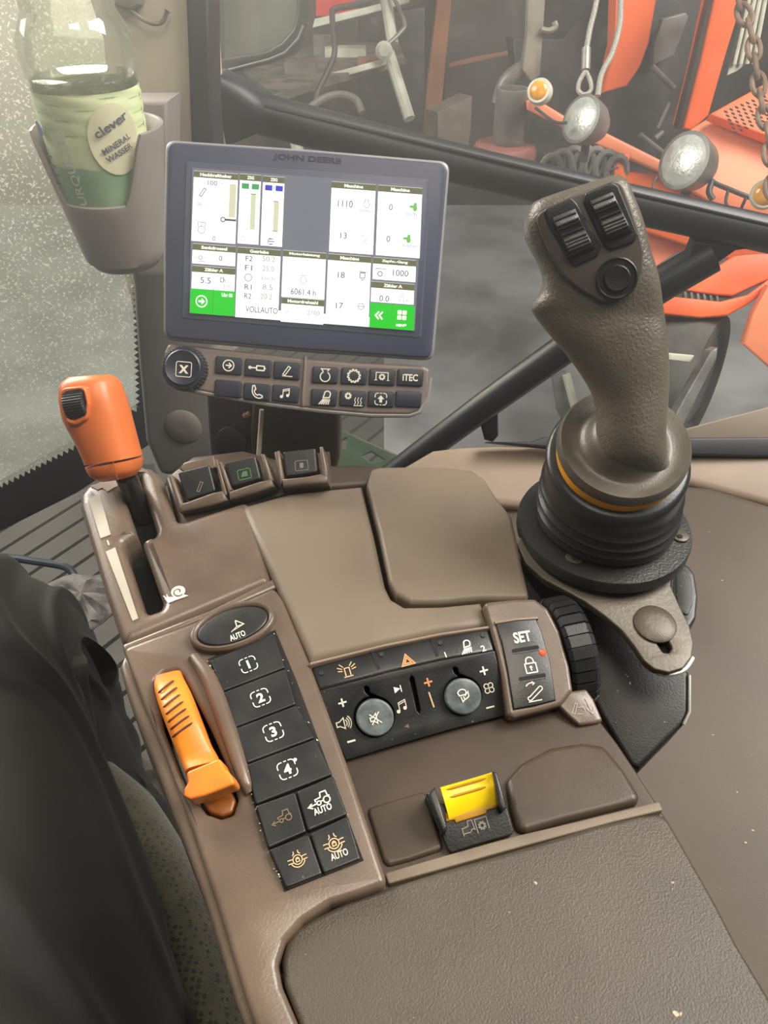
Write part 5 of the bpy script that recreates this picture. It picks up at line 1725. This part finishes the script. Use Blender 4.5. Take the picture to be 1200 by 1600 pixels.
for a, b, r_ in (((1018, 103), (1053, 138), .012), ((1046, 160), (1028, 200), .008), ((1036, 206), (1024, 216), .012), ((1000, 210), (1046, 246), .010)):
    obj('linkage_rod', tube([A4.at(a, .02), A4.at(b, .02)], r_, 10), GREYM, ot)
# headlamps
for (lc, rx, lab, dd) in (((906, 188), 34, 'a', D - .18), ((1068, 252), 40, 'b', D - .22)):
    pass


def headlamp(c, rpx, d, az, el):
    nrm = tilt(el, az)
    f_ = Fr(W(c[0], c[1], d), nrm)
    r_ = rpx * d / FPX
    o_ = f_.o
    sh = obj('headlamp_shell', lathe(o_, nrm, [(r_ * .25, -r_ * 1.45), (r_ * .66, -r_ * 1.3), (r_ * .92, -r_ * .85), (r_ * 1.04, -r_ * .25), (r_ * 1.06, -.02 * r_), (r_ * 1.06, .05 * r_), (r_ * .97, .07 * r_)], 40), GREYM, ot, 50)
    obj('headlamp_lens', lathe(o_, nrm, [(r_ * .98, .03 * r_), (r_ * .8, .14 * r_), (r_ * .4, .22 * r_), (r_ * .05, .24 * r_)], 40), LENS, sh, 60)
    obj('lamp_bracket', tube([o_ - nrm * r_ * .6 - Vector((0, 0, r_ * .8)), o_ - nrm * r_ * .6 - Vector((0, 0, r_ * 1.7))], r_ * .2, 10), BLKM, sh)


headlamp((908, 186), 34, D - .20, -58, 22)
headlamp((1069, 251), 41, D - .24, -58, 22)


def amber(c, rpx, d):
    n_ = tilt(20, -25)
    f_ = Fr(W(c[0], c[1], d), n_)
    r_ = rpx * d / FPX
    b_ = obj('lamp_housing', lathe(f_.o, n_, [(r_ * .8, -r_ * .9), (r_, -r_ * .5), (r_ * 1.02, 0), (r_ * .9, .02)], 28), CREAMP, ot)
    obj('amber_lens', lathe(f_.o + n_ * .002, n_, [(r_ * .92, 0), (r_ * .85, r_ * .35), (r_ * .5, r_ * .6), (r_ * .1, r_ * .66)], 28), AMBL, b_, 60)


amber((843, 143), 19, D - .12)
amber((1195, 304), 22, D - .30)
# wire and hose wrapped along the rail
for pts_, r_, m_ in (([(966, 262), (948, 268), (944, 282)], .004, BLKM), ([(1026, 276), (1020, 292), (1032, 300)], .004, BLKM), ([(1100, 264), (1114, 284), (1140, 296), (1180, 312)], .008, BLKM), ([(1112, 284), (1108, 300), (1114, 312)], .010, BLKM), ([(1138, 296), (1134, 316), (1140, 326)], .005, BLKM), ([(1166, 308), (1158, 326)], .005, BLKM), ([(836, 168), (866, 190), (886, 192)], .005, BLKM)):
    obj('rail_wire', tube(curve_pts([W(p[0], p[1], D - .22) for p in pts_], 5), r_, 8), m_, ot)
for i in range(7):
    c = W(858 + i * 17, 258 - 8 * sin(i * .55) + (i - 3) ** 2 * .5, D + .05)
    obj('hose_coil', tube([c + Vector((.035 * cos(a), -.03, .05 * sin(a))) for a in [2 * pi * k / 14 for k in range(15)]], .012, 8), GREYM, ot)
obj('hose_core', tube(curve_pts([W(p[0], p[1], D + .05) for p in ((850, 256), (890, 246), (930, 250), (970, 264))], 5), .035, 12), BLKM, ot)
# lower front: curved orange guard with a slotted gap, wheel and drawbar
L1 = BK(D + .2, 1110, 450, 30, -8)
obj('front_guard', prism(L1, [(1060, 452), (1104, 428), (1147, 399), (1180, 392), (1240, 400), (1240, 420), (1186, 443), (1146, 462), (1121, 461)], .03, .05, .008), TORANGE, ot)
obj('guard_gap', prism(L1, [(1050, 462), (1066, 450), (1125, 462), (1190, 440), (1230, 420), (1190, 462), (1126, 474), (1058, 468)], .012, .05, .002), BLKM, ot)
for i in range(6):
    obj('gap_rib', prism(L1, [(1068 + i * 10, 452 + i * 1.5), (1072 + i * 10, 452.5 + i * 1.5), (1074 + i * 10, 468 + i), (1070 + i * 10, 467 + i)], .02, .02, .001), GREYM, ot)
obj('guard_band', prism(L1, [(1020, 474), (1040, 462), (1080, 466), (1126, 471), (1170, 460), (1210, 430), (1205, 448), (1172, 474), (1138, 493), (1095, 497), (1020, 489)], .035, .06, .008), TORANGE, ot)
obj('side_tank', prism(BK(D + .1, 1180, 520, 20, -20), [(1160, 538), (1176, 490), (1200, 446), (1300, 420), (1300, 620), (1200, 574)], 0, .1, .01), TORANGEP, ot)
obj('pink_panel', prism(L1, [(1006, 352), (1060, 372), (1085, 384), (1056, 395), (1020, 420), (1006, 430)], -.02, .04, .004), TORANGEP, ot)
wcn = W(1064, 585, D + .45)
wax = Vector((.75, -.55, .05)).normalized()
wr = .28
obj('tyre', lathe(wcn, wax, [(wr * .55, -.09), (wr * .9, -.10), (wr, -.05), (wr, .05), (wr * .92, .10), (wr * .70, .105), (wr * .62, .08), (wr * .55, .05)], 48), TIRE, ot, 50)
obj('wheel_disc', lathe(wcn, wax, [(wr * .62, .085), (wr * .55, .03), (wr * .3, .05), (wr * .1, .07)], 40), GREYM, ot)
obj('pale_strip', prism(BK(D, 1050, 560, 20, 0), [(1043, 552), (1085, 556), (1078, 566), (1043, 562)], 0, .02, .003), PLANK, ot)
obj('drawbar', prism(BK(D - .1, 1090, 600, 25, 0), [(1040, 690), (1060, 640), (1112, 548), (1122, 543), (1120, 560), (1070, 660), (1058, 700)], 0, .06, .006), GREYM, ot)
obj('fallen_strut', prism(BK(D + .9, 920, 600, 25, 0), [(882, 588), (892, 584), (906, 640), (912, 680), (902, 690), (898, 650)], 0, .05, .004), PLANK, ot)
obj('strut_shoe', prism(BK(D + .95, 920, 600, 25, 0), [(864, 590), (884, 580), (898, 650), (890, 680), (872, 640)], 0, .05, .004), GREYM, ot)

# --- steel post with cylinder
SPF = BK(D + .1, 830, 120, 6, 0)
obj('steel_channel', prism(SPF, [(828, -80), (866, -80), (852, 0), (844, 118), (830, 128), (816, 108), (824, 50)], .02, .06, .005), STEEL, ot)
cyc = W(794, 222, D + .1)
cyr = 26 * D / FPX
obj('cylinder', lathe(Vector((cyc.x, cyc.y, cyc.z - .005)), (0, 0, 1), [(cyr * .9, 0), (cyr, .01), (cyr, .165), (cyr * .97, .18), (cyr * .8, .18), (cyr * .75, .08)], 36), GREYM, ot)
obj('swept_neck', tube(curve_pts([SPF.at(p, -.02) for p in ((780, 162), (790, 130), (812, 110), (834, 100))], 5), .03, 12), GREYM, ot)
obj('base_drum', lathe(Vector((cyc.x - .01, cyc.y, cyc.z - .078)), (0, 0, 1), [(cyr * 1.9, 0), (cyr * 2.0, .015), (cyr * 2.0, .055), (cyr * 1.85, .072), (.01, .075)], 36), mat('dull_red_paint', (150, 92, 84), .45), ot)
obj('hook_arm', tube(curve_pts([SPF.at(p, .03) for p in ((846, 46), (858, 48), (868, 42), (866, 34))], 5), .010, 8), STEEL, ot)

# --- wire rope slings, chain
def rope(name, pts_, d, label, loop=False):
    t = thing(name, W(pts_[-1][0], pts_[-1][1], d), label, 'cable')
    obj('strand', tube(curve_pts([W(p[0], p[1], d) for p in pts_], 6), .010, 10), ROPE, t)
    return t


r1 = rope('wire_sling', [(938, -70), (932, 0), (922, 44), (916, 78)], D, 'pale wire rope with a ferrule and eye loop in front of the orange post')
obj('ferrule', tube([W(916, 76, D), W(915, 110, D)], .016, 12), EDGE, r1)
obj('eye_loop', tube(curve_pts([W(p[0], p[1], D) for p in ((915, 110), (905, 128), (904, 142), (914, 148), (924, 140), (922, 126), (916, 112))], 5), .008, 8), ROPE, r1)
rope('hanging_cable', [(974, -70), (970, 0), (968, 40), (957, 82), (940, 116), (934, 150)], D - .02, 'plain pale cable curving down along the orange post')
chn = thing('chain', W(1184, 132, D - .3), 'rusty long-link chain hanging over the perforated orange grille', 'chain')
cpts = curve_pts([W(p[0], p[1], D - .35) for p in ((1146, -60), (1154, 0), (1172, 44), (1180, 92), (1186, 135), (1194, 180), (1202, 224), (1206, 300))], 12)
acc, last, k = 0, cpts[0], 0
lens = .064
for a, b in zip(cpts, cpts[1:]):
    acc += (b - a).length
    if acc > lens * .78:
        acc = 0
        t_ = (b - a).normalized()
        s_ = t_.cross(Vector((0, 1, 0))).normalized() if k % 2 == 0 else Vector((.35, .94, 0))
        ring = []
        for i in range(17):
            an = 2 * pi * i / 16
            ring.append(b + t_ * (lens * .56 * cos(an)) + s_ * (lens * .30 * sin(an)))
        obj('link', tube(ring, .0078, 8), RUST, chn)
        k += 1
cs = slab('corrugated_sheet', BK(D + .7, 1170, 60, 10, 0), [(1178, -70), (1216, -70), (1196, 0), (1180, 90), (1150, 112), (1136, 118), (1146, 80), (1166, 0)], CREAMP, 'cream corrugated sheet behind the rusty chain', 'sheet', .02, .002)
for i in range(4):
    f_ = BK(D + .69, 1170, 60, 10, 0)
    obj('corrugation', tube([f_.at((1184 + i * 9, -70), .004), f_.at((1170 + i * 8.5, 0), .004), f_.at((1147 + i * 10, 100), .004)], .010, 8), CREAMP, cs.children[0])

# --- workbench side of the shed
BW = 4.6
tb = thing('work_table', Vector((W(520, 120, BW).x, W(520, 120, BW).y, GZ)), 'cluttered workbench with pale edge boards at the back of the shed', 'table')
TBF = Fr(W(520, 110, BW), (0, 0, 1))
obj('table_top', prism(TBF, [(380, 110), (430, 76), (520, 62), (625, 68), (632, 90), (520, 120), (428, 148)], 0, .04, .005), mat('cluttered_bench_top', (112, 104, 94), .7, (64, 60, 56), 9), tb)
obj('edge_board', prism(BK(BW - .05, 520, 120, 20, 10), [(424, 142), (520, 113), (612, 88), (614, 98), (520, 124), (430, 150)], 0, .04, .005), PLANK, tb)
obj('rear_board', prism(BK(BW + .4, 560, 20, 20, 10), [(470, 34), (567, 12), (640, -6), (640, 4), (567, 24), (470, 48)], 0, .05, .005), PLANK, tb)
for p in ((608, 84, 640, 186), (440, 150, 470, 250), (600, -20, 614, 70)):
    obj('leg', tube([W(p[0], p[1], BW - .02), W(p[2], p[3], BW - .02)], .035, 10), PLANK, tb)
for p, sx, sz in (((470, 104), .18, .06), ((540, 80), .26, .05), ((580, 98), .16, .05), ((505, 70), .12, .10)):
    t_ = thing('scrap_piece', TBF.at(p, .01), {470: 'dark scrap block lying at the near corner of the workbench', 540: 'pale flat scrap piece lying mid workbench', 580: 'small brown scrap piece by the workbench end', 505: 'upright scrap tin on the workbench'}[p[0]], 'scrap')
    obj('piece', box(TBF.at(p, .002 + sz / 2), sx, .12, sz), PLANK if p[0] == 540 else (WOOD if p[0] == 580 else GREYM), t_)
rbx = thing('red_crate', W(520, 12, BW + .5), 'bright red crate above the bench boards', 'crate')
obj('crate_body', box(W(522, -12, BW + .5), .30, .2, .24), REDP, rbx)
obj('crate_rim', box(W(522, -46, BW + .5), .32, .22, .03), REDP, rbx)
bl = thing('bench_lamp', W(600, 79, BW - .1), 'pale round lamp head clamped at the end of the workbench', 'lamp')
obj('lamp_head', lathe(W(600, 79, BW - .12), tilt(10, 0), [(.02, -.05), (.045, -.03), (.05, .0), (.03, .02)], 20), PLANK, bl)
obj('lamp_arm', tube(curve_pts([W(p[0], p[1], BW - .1) for p in ((603, 72), (626, 50), (632, 34), (612, -10))], 6), .012, 8), GREYM, bl)
bt_ = thing('bent_tube', W(498, 146, BW - .4), 'dark bent tube frame in front of the workbench', 'frame')
obj('tube', tube(curve_pts([W(p[0], p[1], BW - .4) for p in ((640, -20), (560, 6), (524, 14), (519, 26), (523, 80), (512, 112), (496, 146), (488, 190))], 6), .016, 10), BLKM, bt_)
hp = thing('pale_hoop', W(530, 150, BW - .5), 'pale hoop of pipe lying behind the grab bar', 'hoop')
obj('tube', tube(curve_pts([W(p[0], p[1], BW - .5) for p in ((484, 168), (510, 152), (535, 148), (556, 156), (566, 176))], 6), .02, 10), GREYM, hp)
wp = slab('timber_post', BK(4.9, 685, 90, 2, 0), [(676, -80), (714, -80), (706, 0), (696, 104), (688, 190), (672, 330), (646, 330), (662, 183), (672, 90), (683, 0)], WOOD, 'reddish brown timber post standing beside the workbench', 'post', .12, .008)
slab('timber_rail', BK(5.0, 750, 90, 10, 0), [(702, 98), (745, 88), (810, 76), (812, 82), (745, 97), (702, 106)], WOOD, 'thin brown timber rail running from the timber post', 'rail', .06, .004)
ctn = thing('carton', Vector((W(712, 210, 4.8).x, W(712, 210, 4.8).y, GZ)), 'grey brown carton standing in the dark beside the timber post', 'carton')
obj('carton_body', prism(BK(4.8, 712, 190, 6, 20), [(684, 176), (738, 150), (736, 200), (728, 260), (684, 260)], 0, .2, .006), mat('carton_board', (112, 100, 90), .8, (96, 86, 78), 6), ctn)
dkb = slab('dark_cupboard', BK(5.6, 640, 90, 4, 0), [(560, 30), (664, 10), (664, 190), (560, 210)], BLKM, 'dark cupboard in the shade behind the workbench end', 'cupboard', .3, .01)
slab('dark_partition', BK(5.7, 760, 60, 4, 0), [(706, -80), (830, -80), (825, 200), (690, 250), (696, 100)], SHEDW, 'dark board partition behind the timber rail', 'partition', .1, .01)
# --- green step of this tractor below the side window
gs_ = thing('green_fender', W(570, 720, 1.7), 'green painted metal bracket below the side window', 'bracket')
GFm = BK(1.7, 570, 700, 40, 0)
obj('plate', holed(GFm, [(520, 664), (545, 676), (620, 710), (640, 740), (600, 800), (520, 800)], [[(530, 690), (542, 684), (540, 700), (532, 702)], [(566, 712), (580, 706), (600, 718), (580, 722)]], 0, .02, .003), GREENP, gs_)
# --- work lamp shining in through the windscreen
wl_ = thing('work_lamp', W(95, -72, 1.5), 'bright work lamp shining through the dusty windscreen behind the bottle neck', 'lamp')
LN = (CAM - W(95, -72, 1.5)).normalized()
obj('lamp_glass', lathe(W(95, -72, 1.5), LN, [(.07, 0), (.066, .010), (.04, .016), (.01, .018)], 28), emis('lamp_glow', (255, 240, 200), 150.0), wl_)
obj('lamp_bowl', lathe(W(95, -72, 1.5), LN, [(.02, -.07), (.06, -.05), (.076, -.004), (.07, -.001)], 28), BLKM, wl_)
obj('lamp_stand', tube([W(95, -72, 1.5) - LN * .05, Vector((W(95, -72, 1.5).x, W(95, -72, 1.5).y + .05, GZ))], .02, 10), BLKM, wl_)

# scatter box added to imitate lens glare over the upper cab
hz = bpy.data.materials.new('lens_glare_scatter')
hz.use_nodes = True
hnt = hz.node_tree
hnt.nodes.remove(hnt.nodes['Principled BSDF'])
hv = hnt.nodes.new('ShaderNodeVolumeScatter')
hv.inputs['Color'].default_value = (1, 0.98, 0.95, 1)
hv.inputs['Density'].default_value = 0.30
hv.inputs['Anisotropy'].default_value = 0.72
hnt.links.new(hv.outputs[0], hnt.nodes['Material Output'].inputs['Volume'])
ho = obj('haze', box((-.28, .545, 1.41), 1.28, .73, 1.0), hz, None, 0)
tag(ho, 'added box imitating lens glare as haze hanging in the cab air', 'haze', kind='stuff')
